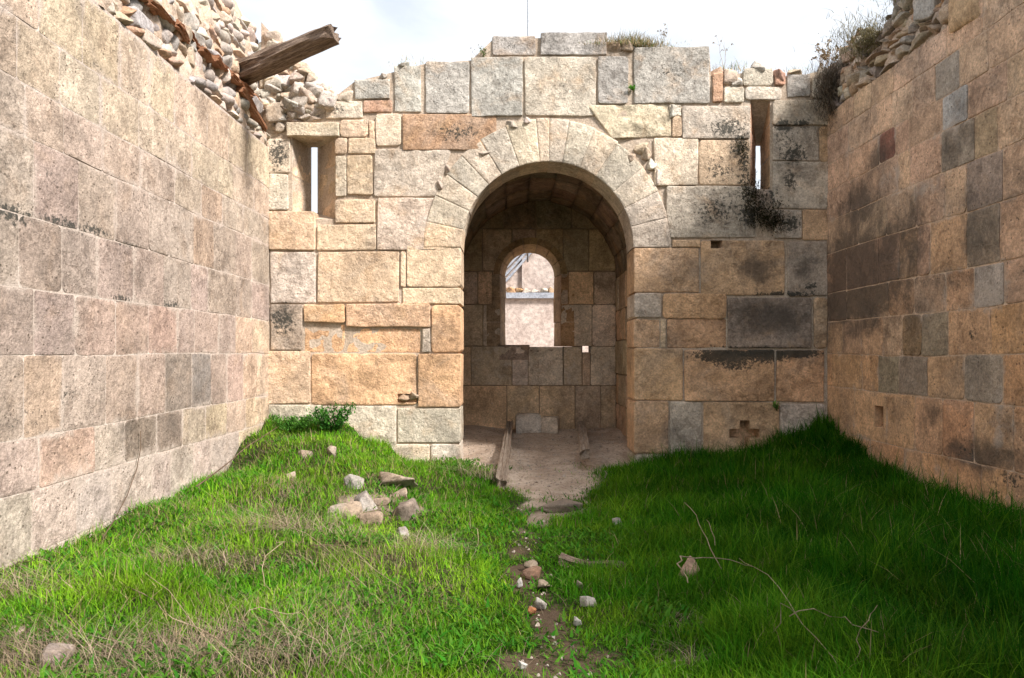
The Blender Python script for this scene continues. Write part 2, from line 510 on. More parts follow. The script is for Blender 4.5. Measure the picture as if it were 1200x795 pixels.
    return link(name, me, mat, parent, tuple(c), color)

def jit(c, k=0.06):
    f = 1 + random.uniform(-k, k)
    return tuple(max(0.01, x*f*(1 + random.uniform(-k, k)*0.4)) for x in c)

# stone base colours (linear albedo)
PAL = dict(C=(.64,.485,.335), O=(.65,.405,.235), G=(.45,.415,.375), P=(.64,.53,.41), D=(.36,.29,.23), W=(.68,.60,.49),
           B=(.46,.295,.18), T=(.59,.395,.245), R=(.48,.29,.195), K=(.42,.34,.27), E=(.57,.49,.395), Y=(.56,.475,.34))

# ------------------------------------------------------------------ ground height
CTRL = [(-3.42,2,.10),(-3.42,5.1,.10),(-3.42,6,.07),(-3.42,7.3,.10),(-3.42,8.8,.16),(-3.42,10.2,.46),(-3.4,10.8,.62),
        (-2.9,10.8,.62),(-2.4,10.8,.56),(-1.95,10.8,.28),(-1.3,10.8,.0),(-.75,10.8,-.05),(-2.6,9.8,.42),(-2.0,9.0,.30),
        (-1.6,8.4,.22),(-1.3,7.6,.12),(-2.5,8,.20),(-2.6,6.5,.12),(-1.5,6.2,.07),(-1.6,4.5,.05),(-2.6,4.4,.10),(-1.2,9.6,.12),
        (-.6,8.2,-.02),(-.4,6.5,-.05),(0.1,5.0,-.06),(.2,3.6,-.05),(.3,7.4,-.03),(.5,9,-.02),(.5,10.8,.0),(-.6,4,-.03),
        (.5,12.4,.06),(.5,14.2,.16),(-.8,12.4,.12),(-.8,14.2,.24),(1.8,12.4,.12),(1.8,14.2,.20),(1.6,10.8,-.06),(2.2,10.8,.02),
        (2.8,10.8,.05),(3.4,10.8,.09),(3.85,10.8,.34),(4.4,10.8,.58),(4.44,10,.34),(4.44,8.9,.10),(4.44,8,.02),(4.44,7.2,.02),(4.44,6.5,.03),
        (4.44,4,.03),(3.4,9.6,.14),(2.6,9,.06),(1.8,9,-.02),(3.2,8,.06),(2.0,7,.0),(3.0,6,.02),(1.4,5.5,-.04),(2.2,4.2,-.02),
        (3.5,4,.02),(1.2,8.2,-.04),(0,0,-.02),(-3,0,.05),(4,0,.0),(0,-4,0),(-12,5,0),(12,5,0),(-8,14,0),(8,14,0),(0,18,.0),(0,24,0),
        (-6,10,0),(7,10,0)]
CA = np.array(CTRL)
def gh(x, y):
    x = np.asarray(x, float); y = np.asarray(y, float)
    d2 = (x[..., None]-CA[:, 0])**2 + (y[..., None]-CA[:, 1])**2 + 0.02
    w = 1/d2**1.75
    h = (w*CA[:, 2]).sum(-1)/w.sum(-1)
    h = h + (0.018+.022/(1+np.exp((x+.3)*3)))*np.sin(3.1*x+1.3*y)*np.cos(2.7*y-1.1*x) + 0.010*np.sin(7.3*x-2*y+1)*np.sin(6.1*y+x)
    far = np.clip((np.hypot(x, y-7) - 12)/20, 0, 1)
    return h*(1-far) - 0.02*far
def gh1(x, y): return float(gh(np.array([x]), np.array([y]))[0])
def gpx(px, py, lift=0.0):        # photo pixel -> ground point
    x = y = 0
    lo, hi = 1.5, 16.0
    prev = 1.5
    Y = 1.5
    while Y < 16:
        X = (px-HX)*Y/FPX; Z = EYE + (HY-py)*Y/FPX
        if Z <= gh1(X, Y) + lift: break
        Y += 0.04
    return Vector(((px-HX)*Y/FPX, Y, gh1((px-HX)*Y/FPX, Y)))

xs = np.concatenate([[-600,-250,-100,-45,-20,-10,-6.5,-4.6], np.arange(-3.9, 4.95, 0.07), [5.6,7.5,11,20,45,100,250,600]])
ys = np.concatenate([[-600,-250,-90,-35,-14,-6,-2,0,1], np.arange(2.0, 14.8, 0.07), [15.5,17,19,22,28,40,70,150,320,700]])
GX, GY = np.meshgrid(xs, ys)
GZ = gh(GX, GY)
gv = np.stack([GX, GY, GZ], -1).reshape(-1, 3)
nx, ny = len(xs), len(ys)
gf = [(j*nx+i, j*nx+i+1, (j+1)*nx+i+1, (j+1)*nx+i) for j in range(ny-1) for i in range(nx-1)]
gme = mesh_from(gv.tolist(), gf, 'ground')

_rg = np.random.default_rng(5)
_g = _rg.uniform(0, 1, (64, 64))
def vnoise(x, y, s):
    u, v = x*s + 100, y*s + 100
    i, j = np.floor(u).astype(int), np.floor(v).astype(int)
    f, g = u - i, v - j
    f = f*f*(3-2*f); g = g*g*(3-2*g)
    q = lambda a, b: _g[a % 64, b % 64]
    return (q(i, j)*(1-f) + q(i+1, j)*f)*(1-g) + (q(i, j+1)*(1-f) + q(i+1, j+1)*f)*g

def soil_ellipses():
    L = []
    def e(px, py, rx, ry, s=1.0):
        p = gpx(px, py)
        L.append((p.x, p.y, rx, ry, s))
    e(640, 548, .95, 1.2); e(650, 580, .42, .75); e(655, 598, .40, .35); e(570, 540, .38, .35)
    e(613, 630, .12, .35, .9); e(608, 665, .13, .22, .7); e(628, 676, .14, .2, .6)
    e(650, 784, .35, .2, .75); e(705, 777, .2, .15, .7); e(690, 660, .25, .12, .6)
    for q_ in [(655,600),(632,612),(617,630),(611,650),(610,670),(618,690),(630,705),(640,722),(648,742),(655,765)]: e(*q_, .13, .26, .95)
    e(805, 735, .14, .2, .6); e(805, 775, .16, .12, .6); e(448, 588, .5, .55, .62); e(360, 535, .15, .12, .5)
    e(385, 540, .12, .1, .5); e(50, 780, .25, .2, .5); e(230, 665, .3, .15, .4); e(330, 620, .35, .25, .35)
    return L
SOIL = soil_ellipses()
def soil_at(x, y):
    r = np.zeros_like(x)
    for (cx, cy, rx, ry, s) in SOIL:
        d = ((x-cx)/rx)**2 + ((y-cy)/ry)**2
        r = np.maximum(r, s*np.exp(-d*d*0.7))
    r = r*(.35 + 1.0*vnoise(x, y, 4.5) + .35*(vnoise(x, y, 13) - .5)) 
    core = np.exp(-(((x-.45)/.75)**2 + ((y-9.9)/1.5)**2)**2)
    r = np.maximum(r, core)
    return np.where(y > DB - 0.05, 1.0, np.clip(r, 0, 1))

def ground_material():
    m, nd, lk = new_mat("earth_and_turf")
    P = nd.new('ShaderNodeNewGeometry').outputs['Position']
    at = nd.new('ShaderNodeAttribute'); at.attribute_name = 'soil'
    n1 = noise_n(nd, lk, P, 3, 7, 0.65, 0.4)
    n2 = noise_n(nd, lk, P, 24, 7, 0.7)
    soil = mix_n(nd, lk, rng_n(nd, lk, n1, 0.3, 0.7), (0.46, 0.35, 0.265), (0.66, 0.54, 0.43))
    soil = mix_n(nd, lk, rng_n(nd, lk, n2, 0.42, 0.72, 0, 0.6), soil, (0.16, 0.11, 0.075))
    at2 = nd.new('ShaderNodeAttribute'); at2.attribute_name = 'damp'
    soil = mix_n(nd, lk, at2.outputs['Fac'], soil, mix_n(nd, lk, n2, (0.055, 0.036, 0.022), (0.15, 0.105, 0.07)))
    turf = mix_n(nd, lk, rng_n(nd, lk, n2, 0.35, 0.7), (0.020, 0.034, 0.008), (0.055, 0.055, 0.022))
    turf = mix_n(nd, lk, rng_n(nd, lk, n1, 0.55, 0.75, 0, 0.6), turf, (0.11, 0.085, 0.05))
    s = math_n(nd, lk, 'ADD', at.outputs['Fac'], math_n(nd, lk, 'MULTIPLY', math_n(nd, lk, 'SUBTRACT', n2, 0.5), 0.8))
    c = mix_n(nd, lk, rng_n(nd, lk, s, 0.3, 0.7), turf, soil)
    bp = nd.new('ShaderNodeBump')
    bp.inputs['Strength'].default_value = 0.9
    bp.inputs['Distance'].default_value = 0.05
    lk.new(math_n(nd, lk, 'ADD', n1, math_n(nd, lk, 'MULTIPLY', n2, 0.6)), bp.inputs['Height'])
    bs = nd.new('ShaderNodeBsdfPrincipled')
    bs.inputs['Roughness'].default_value = 1.0
    bs.inputs['Specular IOR Level'].default_value = 0.1
    lk.new(c, bs.inputs['Base Color']); lk.new(bp.outputs['Normal'], bs.inputs['Normal'])
    o = nd.new('ShaderNodeOutputMaterial'); lk.new(bs.outputs[0], o.inputs['Surface'])
    return m
sa = gme.attributes.new('soil', 'FLOAT', 'POINT')
sa.data.foreach_set('value', soil_at(gv[:, 0], gv[:, 1]).astype(np.float32))
sb = gme.attributes.new('damp', 'FLOAT', 'POINT')
sb.data.foreach_set('value', np.clip((8.2 - gv[:, 1])/1.5, 0, 1).astype(np.float32))
ground = link('ground', gme, ground_material())
tag(ground, 'uneven earth ground with soil path through the grass', 'ground', kind='structure')

# ------------------------------------------------------------------ arched wall
AC = bpx(641.5, 290); AR_IN = 101*0.012; AR_OUT = 145*0.012
TH = 0.66
arched_wall = empty('arched_wall', (AC[0], DB+0.3, 0.0),
    'cream and orange ashlar wall pierced by a round-headed doorway and two slit windows', 'wall')
PUSH = (AC[0], AC[1], AR_OUT)
def bq(x0, y0, x1, y1):
    a, b = bpx(x0, y1); c, d = bpx(x1, y0)
    return [(a, b), (c, b), (c, d), (a, d)]
def bpoly(pts): return [bpx(*p) for p in pts]     # pixel corners bl, br, tr, tl
def pit(x0, y0, x1, y1, d):
    a, b = bpx(x0, y1); c, e = bpx(x1, y0)
    return (a, c, b, e, d)

BL = [ # x0,y0,x1,y1, palette, options
 # top course, grey
 (415,92,458,117,'G',{}),(461,76,495,132,'G',{}),(497,70,551,134,'G',{}),(551,66,613,137,'G',{}),
 (576,40,630,66,'G',{}),(632,37,713,66,'G',{}),(614,66,699,137,'E',{}),(700,65,738,122,'G',{}),(742,53,833,122,'G',{}),
 (381,118,425,139,'E',{}),(425,117,460,132,'R',{}),(439,132,471,172,'P',{}),(471,133,582,176,'B',{}),
 (398,140,432,161,'C',{}),(432,141,439,163,'C',{}),
 (407,161,441,181,'C',{}),(406,181,437,229,'C',{}),(392,182,406,231,'P',{'depth':.3}),(392,161,407,181,'C',{'depth':.3}),
 (312,161,340,203,'P',{}),(314,203,338,247,'E',{}),(314,247,370,294,'C',{}),(392,233,441,262,'C',{}),(371,262,441,294,'C',{}),
 (441,231,513,294,'P',{'push':1}),
 # mid courses
 (316,295,370,356,'E',{}),(371,294,469,355,'C',{'rough':.006}),(469,294,476,337,'C',{}),(476,287,541,337,'C',{'jamb':1}),(471,337,540,357,'C',{'jamb':1}),
 (316,356,355,411,'K',{}),(355,356,405,379,'O',{'proud':.02}),(405,356,505,384,'T',{'proud':.024}),(355,379,405,414,'O',{'proud':-.03}),(405,384,494,414,'O',{'proud':-.028}),
 (494,384,505,414,'P',{}),(505,357,539,414,'O',{'jamb':1}),
 (312,411,364,474,'C',{}),(364,414,489,475,'O',{'rough':.022,'pits':[pit(466,462,488,472,.06)]}),(489,414,537,478,'O',{'jamb':1}),
 (314,474,377,530,'E',{}),(377,475,465,530,'E',{}),(465,478,535,520,'E',{'jamb':1}),(440,520,504,560,'P',{}),(504,520,534,562,'W',{'jamb':1}),
 # right of the ring
 (784,122,799,136,'W',{'rough':.02}),(799,124,880,163,'E',{}),(787,136,799,161,'C',{}),(766,161,819,218,'P',{'push':1}),(819,163,880,217,'C',{}),
 (780,217,886,279,'E',{'push':1}),(886,222,907,279,'K',{'rough':.03,'proud':-.03}),
 (905,117,974,147,'E',{'depth':.3}),(905,147,960,189,'E',{'depth':.3}),(960,147,975,190,'T',{}),(905,189,974,245,'E',{'depth':.3}),(907,245,940,280,'E',{}),(940,245,974,282,'T',{}),
 (834,84,848,121,'R',{'rough':.03}),(848,101,873,121,'W',{}),(873,101,917,117,'W',{'depth':.4}),(870,79,907,101,'E',{}),(907,84,922,101,'R',{'rough':.03}),(922,86,951,115,'G',{}),(951,92,976,116,'E',{}),
 (787,280,821,291,'T',{}),(746,290,820,343,'T',{'jamb':1}),(821,281,921,347,'T',{'pits':[pit(834,280,847,291,.4)]}),(922,282,971,348,'K',{}),
 (746,343,776,373,'E',{'jamb':1}),(776,344,852,374,'O',{}),(745,374,774,408,'T',{'jamb':1,'proud':-.02}),(774,374,781,408,'C',{}),(781,374,852,408,'O',{'proud':-.018}),
 (852,348,952,409,'D',{}),(953,348,971,409,'T',{}),
 (743,408,801,470,'O',{'jamb':1}),(802,410,908,471,'O',{'rough':.022}),(909,410,967,472,'O',{'rough':.018}),
 (742,470,784,532,'T',{'jamb':1}),(785,470,823,532,'E',{}),
 (824,471,914,535,'T',{'pits':[pit(867.5,493,878.5,525,.55),pit(855,503,890,513.5,.6)]}),(914,473,968,535,'E',{}),
 (740,532,790,560,'E',{'jamb':1}),(790,532,850,565,'E',{}),(850,535,968,565,'E',{}),
]
for (x0, y0, x1, y1, c, o) in BL:
    o = dict(o)
    jamb = o.pop('jamb', 0)
    kw = {}
    if o.pop('push', 0): kw['push'] = PUSH
    if jamb:
        kw['depth'] = TH; kw['skirt'] = 5
        if x0 < 600: x1 = 540.5
        else: x0 = 742.5
    kw.update(o)
    if c == 'G': kw.setdefault('rough', .015); kw.setdefault('bevel', .016); kw.setdefault('chip', .016)
    kw.setdefault('jog', 0 if jamb or kw.get('pits') else .007)
    block('b', bq(x0, y0, x1, y1), arched_wall, jit(PAL[c]), **kw)
# stones with slanting sides
block('b', bpoly([(437,231),(512,231),(530,175),(438,174)]), arched_wall, jit(PAL['E']), push=PUSH, rough=.014)
block('b', bpoly([(718,163),(788,160),(785,121),(687,123)]), arched_wall, jit(PAL['Y']), push=PUSH, rough=.03)
block('b', bpoly([(513,232),(500,231),(500,290),(541-40,290)]), arched_wall, jit(PAL['P']), push=PUSH) if False else None
block('b', bpoly([(472,231+59),(500,290),(500,250),(490,240)]), arched_wall, jit(PAL['P'])) if False else None
# lintel over the splayed slit (a ledge with a visible underside)
block('b', bq(336,144,398,161), arched_wall, jit(PAL['Y']), name='lintel', depth=.62, proud=.05, rough=.015)
# ring of voussoirs
joints = [0, 14, 27, 40, 56, 68, 80, 89, 95, 109, 122, 133, 144, 155, 168, 180]   # degrees from the right springing
vcol = ['E','E','P','E','P','E','E','P','P','E','P','E','P','P','C']
for k in range(len(joints)-1):
    a0, a1 = math.radians(joints[k]), math.radians(joints[k+1])
    seg = max(3, int((a1-a0)*AR_OUT/0.05))
    Rk = AR_OUT*(1 + .045*math.sin((a0+a1)/2)**4)
    seed = random.random()*40
    ring_pts = []
    verts, faces, wr = [], [], []
    Lu = lines((a1-a0)*(AR_IN+.2), .05); Lv = lines(Rk-AR_IN, .055)
    seg = len(Lu)-1; nr = len(Lv)-1
    ga = random.choice([.0008, .0012, .002])/AR_IN
    n_off = random.uniform(-.003, .005)
    for j in range(nr+1):
        for i in range(seg+1):
            tu, tv = Lu[i], Lv[j]
            # cluster lines near the rim
            tu = tu if 0 < i < seg else tu
            th = a0 + ga + (a1 - a0 - 2*ga)*tu
            r = AR_IN + (Rk - AR_IN)*tv
            e = min(min(tu, 1-tu)*(a1-a0)*r, min(tv, 1-tv)*(Rk-AR_IN))
            x, z = AC[0] + r*math.cos(th), AC[1] + r*math.sin(th)
            w3 = (x, DB, z)
            n = n_off + fbm(w3, 3.2, 3, seed)*0.006
            if e < 0.012: n -= 0.007*(1 - e/0.012)
            if j == nr: r += nz(w3, 4, seed)*0.008
            x, z = AC[0] + r*math.cos(th), AC[1] + r*math.sin(th)
            verts.append((x, DB - n, z)); wr.append(wear_at('b', x, z))
    nu = seg+1
    for j in range(nr):
        for i in range(seg):
            a = j*nu+i
            faces.append((a, a+nu, a+nu+1, a+1))
    rim = [i for i in range(nu)] + [j*nu+nu-1 for j in range(1, nr+1)] + [nr*nu+i for i in range(nu-2, -1, -1)] + [j*nu for j in range(nr-1, 0, -1)]
    prev = rim
    for s in range(1, 5):
        cur = []
        for r_ in rim:
            v = verts[r_]
            d = TH*s/4
            q = (v[0] + nz((v[0], v[1]+d, v[2]), 3, seed)*0.008, v[1]+d, v[2] + nz((v[0], v[1]+d, v[2]), 3, seed+7)*0.008)
            cur.append(len(verts)); verts.append(q); wr.append((0, 0, 0, 1))
        L = len(rim)
        for i in range(L): faces.append((prev[i], prev[(i+1) % L], cur[(i+1) % L], cur[i]))
        prev = cur
    faces.append(tuple(prev))
    c = np.mean(np.array(verts), axis=0)
    me = mesh_from([tuple(np.array(v)-c) for v in verts], faces, 'voussoir')
    me.set_sharp_from_angle(angle=math.radians(32))
    at_ = me.color_attributes.new('wear', 'FLOAT_COLOR', 'POINT')
    at_.data.foreach_set('color', [x for w in wr for x in w])
    link('voussoir', me, M_STONE, arched_wall, tuple(c), jit(PAL[vcol[k % len(vcol)]], .05))

# core of the arched wall: outline with the doorway and the two splayed slits cut through
def core_mesh():
    f_out = [bpx(*p) for p in [(306,600),(306,132),(380,122),(415,95),(460,84),(498,74),(552,70),(578,45),(712,42),(714,60),(742,58),(832,58),(834,90),(870,85),(976,95),(976,600)]]
    arch = []
    ri = AR_IN + 0.05
    base_z = -0.35
    arch.append((AC[0]+ri, base_z))
    for i in range(0, 25):
        t = math.pi*i/24
        arch.append((AC[0]+ri*math.cos(t), AC[1]+ri*math.sin(t)))
    arch.append((AC[0]-ri, base_z))
    outline = f_out[:-1] + [f_out[-1]]
    # go along the base to the doorway
    loop = f_out + arch
    h1f = [(-3.10,3.46),(-2.46,3.46),(-2.46,4.62),(-3.10,4.62)]
    h1b = [(-2.99,3.66),(-2.90,3.66),(-2.90,4.70),(-2.99,4.70)]
    h2f = [(3.36,3.88),(3.64,3.88),(3.64,5.16),(3.36,5.16)]
    h2b = [(3.63,4.02),(3.705,4.02),(3.705,4.66),(3.63,4.66)]
    YF, YB = DB + 0.03, DB + TH - 0.01
    bm = bmesh.new()
    def fill(loops, y):
        es, out = [], []
        for lp in loops:
            vs = [bm.verts.new((p[0], y, p[1])) for p in lp]
            for i in range(len(vs)): es.append(bm.edges.new((vs[i], vs[(i+1) % len(vs)])))
            out.append(vs)
        bmesh.ops.triangle_fill(bm, edges=es, use_beauty=True)
        return out
    hp = []
    for r_ in ((854,492,891,526), (833,281.5,848,292), (465,461,489,473)):
        (a, b), (c, d) = bpx(r_[0], r_[3]), bpx(r_[2], r_[1])
        hp.append([(a, b), (c, b), (c, d), (a, d)])
    A = fill([loop, h1f, h2f] + hp, YF)
    B = fill([loop, h1b, h2b] + hp, YB)
    for la, lb in zip(A, B):
        n = len(la)
        for i in range(n):
            bm.faces.new((la[i], la[(i+1) % n], lb[(i+1) % n], lb[i]))
    bmesh.ops.recalc_face_normals(bm, faces=bm.faces)
    me = bpy.data.meshes.new('mortar_core')
    bm.to_mesh(me); bm.free()
    return me
link('mortar_core', core_mesh(), M_MORTAR_DARK, arched_wall)
# dressed stones lining the slit reveals
def reveal(p0, p1, z0, z1, nrows, col, flip, jw=None):
    p0, p1 = Vector((*p0, 0)), Vector((*p1, 0))
    d = (p1-p0); L = d.length; d.normalize()
    nrm = Vector((d.y, -d.x, 0)) if flip else Vector((-d.y, d.x, 0))
    fr = (lambda u, v, n: tuple(p0 + d*u + nrm*n + Vector((0, 0, v))), flip is False)
    z = z0
    hs = [random.uniform(.8, 1.2) for _ in range(nrows)]
    for h in hs:
        hh = (z1-z0)*h/sum(hs)
        block('b', [(0, z), (L, z), (L, z+hh), (0, z+hh)], arched_wall, jit(col), name='reveal_stone', frame=fr, depth=.08, rough=.006, bevel=.012, proud=0.012)
        z += hh
reveal((-2.455, DB+.03), (-2.87, DB+TH-.02), 3.46, 4.60, 3, PAL['C'], False)
reveal((-3.105, DB+.03), (-3.01, DB+TH-.02), 3.46, 4.60, 2, PAL['C'], True)
reveal((3.645, DB+.03), (3.71, DB+TH-.02), 3.90, 5.12, 3, PAL['T'], False)
reveal((3.355, DB+.03), (3.62, DB+TH-.02), 3.90, 5.12, 3, PAL['R'], True)

# ------------------------------------------------------------------ side walls
def courses(plane, zs, joints, fpx, ymin, parent, colf, mat, gap, bevel, rough, special=(), lime=.5):
    for k in range(len(zs)-1):
        z0, z1 = zs[k], zs[k+1]
        jy = sorted(fpx(p, 400)[0] for p in joints[k])
        full = [DB + 0.02] if jy[-1] < DB - 0.12 else []
        jy = jy + full
        y = jy[0]
        pre = []
        while y > ymin:
            y -= random.uniform(.5, .95)
            pre.append(y)
        jy = sorted(pre) + jy
        for i in range(len(jy)-1):
            a, b = jy[i], jy[i+1]
            dz = [random.uniform(-.012, .012) for _ in range(2)]
            q = [(a, z0), (b, z0), (b, z1), (a, z1)]
            c = colf(k, (a+b)/2, (z0+z1)/2)
            kw = {}
            for (sy, sz, o) in special:
                if a <= sy < b and z0 <= sz < z1:
                    o = dict(o); c = o.pop('col', c); kw = o
            block(plane, q, parent, jit(c, .07), mat=mat, gap=kw.pop('gap', gap), bevel=kw.pop('bevel', bevel), rough=kw.pop('rough', rough), step=.065,
                  proud=kw.pop('proud', random.uniform(-.0012, .0012)), depth=.2, chip=.006, lime=lime, tk=.12, cont=.85, **kw)

pale_wall = empty('coursed_wall', (XL-.4, 6.5, 0), 'pale beige coursed side wall with rubble and an old beam on its broken top', 'wall')
ZL = [-.3, .14, .60, .98, 1.56, 2.03, 2.53, 3.08, 3.45, 3.88, 4.44]
JL = [[40,120,180,240,290],[38,90,131,178,200,227,249,280],[46,111,146,184,214,241,266,288],[28,73,124,161,194,225,247,266,285,301],
      [40,88,136,174,208,228,256,276,296],[22,73,114,157,192,224,244,277,295],[40,92,135,174,199,227,251,276,295],[30,75,120,165,205,236,261,285],
      [20,70,118,163,195,225,256,273,298],[46,97,140,175,205,224,243,268,290]]
def col_l(k, y, z):
    base = [(.46,.385,.325),(.455,.38,.32),(.42,.335,.275),(.365,.285,.235),(.35,.275,.23),(.35,.275,.23),(.375,.30,.245),(.42,.335,.27),(.48,.385,.295),(.53,.42,.31)][k]
    if 9.6 < y and z < 2: base = (.51,.39,.285)
    if random.random() < .08: base = tuple(x*y_ for x, y_ in zip(base, (1.03, .96, .92)))
    return base
SPL = [(lpx(165,505)[0], .8, {'col': (.22,.175,.135)}), (lpx(200,498)[0], .8, {'col': (.235,.19,.15)}), (lpx(228,490)[0], .8, {'col': (.42,.34,.26)}),
       (lpx(255,490)[0], .8, {'col': (.40,.32,.23)}), (lpx(234,440)[0], 1.3, {'col': (.24,.21,.185)}), (lpx(210,440)[0], 1.3, {'col': (.27,.22,.18)})]
courses('l', ZL, JL, lpx, 1.6, pale_wall, col_l, M_SIDE, .001, .002, .007, SPL, .75)
link('mortar_core', box_mesh(XL-1.0, XL-.0036, 1.2, DB+TH-.02, -.4, 4.46), M_MORTAR_PALE, pale_wall)

dark_wall = empty('coursed_wall', (XR+.4, 6.5, 0), 'brown blotched side wall with grey stains and a small square socket', 'wall')
ZR = [-.3, .50, 1.10, 1.55, 2.0, 2.40, 2.95, 3.42, 3.84, 4.20, 4.60, 4.92]
JR = [[985,1020,1060,1080,1112,1150,1180],[1001,1039,1072,1105,1141,1188],[975,1010,1029,1053,1087,1130,1175],[988,1010,1035,1057,1080,1111,1161],
      [992,1041,1071,1108,1141,1177],[992,1030,1054,1075,1090,1133,1172],[1006,1039,1073,1107,1133,1175],[997,1029,1052,1066,1103,1142,1169],
      [994,1020,1030,1049,1065,1104,1134,1180],[994,1020,1045,1069,1096,1124,1158],[1000,1021,1047,1075,1109,1152]]
def col_r(k, y, z):
    if z < 1.1: base = random.choice([(.58,.345,.20),(.56,.33,.185),(.54,.36,.235)])
    elif z < 1.6: base = random.choice([(.54,.345,.21),(.51,.325,.20),(.41,.30,.215)])
    elif z < 2.9: base = random.choice([(.48,.325,.22),(.45,.31,.21),(.51,.33,.195),(.40,.30,.225)])
    elif z < 4.2: base = random.choice([(.51,.365,.26),(.49,.35,.25),(.46,.34,.25),(.53,.38,.265)])
    else: base = random.choice([(.54,.40,.28),(.53,.395,.285),(.52,.415,.315)])
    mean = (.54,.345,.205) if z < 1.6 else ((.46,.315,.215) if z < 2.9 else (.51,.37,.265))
    base = tuple(min(.72, (.5*a+.5*b)*f) for a, b, f in zip(base, mean, (1.24, 1.16, 1.12)))  # raised albedo stands in for light this shaded wall lacks
    return base
ysq, zsq = rpx(1030, 485)
y1, _ = rpx(1025, 485); y0, _ = rpx(1035, 485)
SPR = [(ysq, .8, {'pits': [(y0, y1, .67, .93, .16)]}), (rpx(1040,172)[0], 4.0, {'col': (.27,.125,.095)}), (rpx(1119,120)[0], 4.0, {'col': (.47,.44,.42), 'rough': .03}),
       (rpx(1070,440)[0], 1.3, {'col': (.33,.265,.205)}), (rpx(1041,440)[0], 1.3, {'col': (.36,.285,.20)}), (rpx(1068,390)[0], 1.8, {'col': (.34,.24,.14)}),
       (rpx(1095,390)[0], 1.8, {'col': (.35,.265,.19)}), (rpx(1150,440)[0], 1.3, {'col': (.37,.30,.24)}), (rpx(1159,330)[0], 2.2, {'col': (.48,.42,.36)}),
       (rpx(1185,300)[0], 1.8, {'col': (.55,.325,.175)}), (rpx(1190,440)[0], 1.3, {'col': (.54,.315,.165)}), (rpx(1120,60)[0], 4.4, {'col': (.36,.31,.25)}),
       (rpx(1150,280)[0], 2.7, {'col': (.37,.285,.21)}), (rpx(1150,215)[0], 3.2, {'col': (.38,.30,.235)}), (rpx(1155,165)[0], 3.6, {'col': (.44,.31,.205)}),
       (rpx(1085,130)[0], 4.0, {'col': (.46,.33,.225)}), (rpx(1120,190)[0], 3.6, {'col': (.33,.275,.215)})]
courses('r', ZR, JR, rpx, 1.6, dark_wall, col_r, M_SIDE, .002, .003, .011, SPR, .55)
YE = DB + TH - .02
for (a, b, c, d) in ((1.2, y0-.01, -.4, 4.9), (y1+.01, YE, -.4, 4.9), (y0-.01, y1+.01, -.4, .66), (y0-.01, y1+.01, .94, 4.9)):
    link('mortar_core', box_mesh(XR+.0055, XR+1.0, a, b, c, d), M_MORTAR_TAN, dark_wall)

# ------------------------------------------------------------------ rubble
def rock_mesh(seed, cuts=5, sub=3, rnd=0.0):
    r = random.Random(seed)
    bm = bmesh.new()
    if rnd == 0.0:                      # broken angular stone: hull of random points
        for _ in range(13 + cuts):
            p = Vector((r.uniform(-.5, .5), r.uniform(-.5, .5), r.uniform(-.5, .5)))
            k = max(abs(p.x), abs(p.y), abs(p.z))
            bm.verts.new(p*(.5/k)*r.uniform(.72, 1.0))
        h = bmesh.ops.convex_hull(bm, input=bm.verts[:])
        loose = [v for v in bm.verts if not v.link_faces]
        bmesh.ops.delete(bm, geom=loose, context='VERTS')
        bmesh.ops.dissolve_limit(bm, angle_limit=.35, verts=bm.verts[:], edges=bm.edges[:])
        bmesh.ops.bevel(bm, geom=bm.edges[:], offset=.035, segments=1, affect='EDGES')
        bmesh.ops.triangulate(bm, faces=bm.faces[:])
        bmesh.ops.subdivide_edges(bm, edges=[e for e in bm.edges if e.calc_length() > .3], cuts=1)
        bmesh.ops.triangulate(bm, faces=bm.faces[:])
        for v in bm.verts:
            v.co += Vector((nz(v.co, 5, seed), nz(v.co, 5, seed+3), nz(v.co, 5, seed+6)))*.045
        bmesh.ops.subdivide_edges(bm, edges=bm.edges[:], cuts=1)
        bmesh.ops.triangulate(bm, faces=bm.faces[:])
        for _ in range(2): bmesh.ops.smooth_vert(bm, verts=bm.verts[:], factor=.5, use_axis_x=True, use_axis_y=True, use_axis_z=True)
        for v in bm.verts: v.co = v.co*1.1 + v.co.normalized()*(nz(v.co, 6, seed+20)*.035 + nz(v.co, 13, seed)*.02)
        bmesh.ops.recalc_face_normals(bm, faces=bm.faces[:])
    else:
        bmesh.ops.create_icosphere(bm, subdivisions=sub, radius=0.5)
        for v in bm.verts: v.co += v.co.normalized()*(fbm(v.co, 2.2, 3, seed)*0.06)
    me = bpy.data.meshes.new('rock')
    bm.to_mesh(me); bm.free()
    me.polygons.foreach_set('use_smooth', [True]*len(me.polygons))
    ca = me.color_attributes.new('wear', 'FLOAT_COLOR', 'POINT')
    rl = r.uniform(0, .4)
    ca.data.foreach_set('color', [rl*.6, 0, 0, 1]*len(me.vertices))
    return me
ROCKS = [rock_mesh(i*3.7+1, i % 5) for i in range(12)]
COBBLES = [rock_mesh(i*2.9+50, 2, 3, 0.09) for i in range(4)]
for m_ in ROCKS + COBBLES: m_.materials.append(M_RUBBLE)

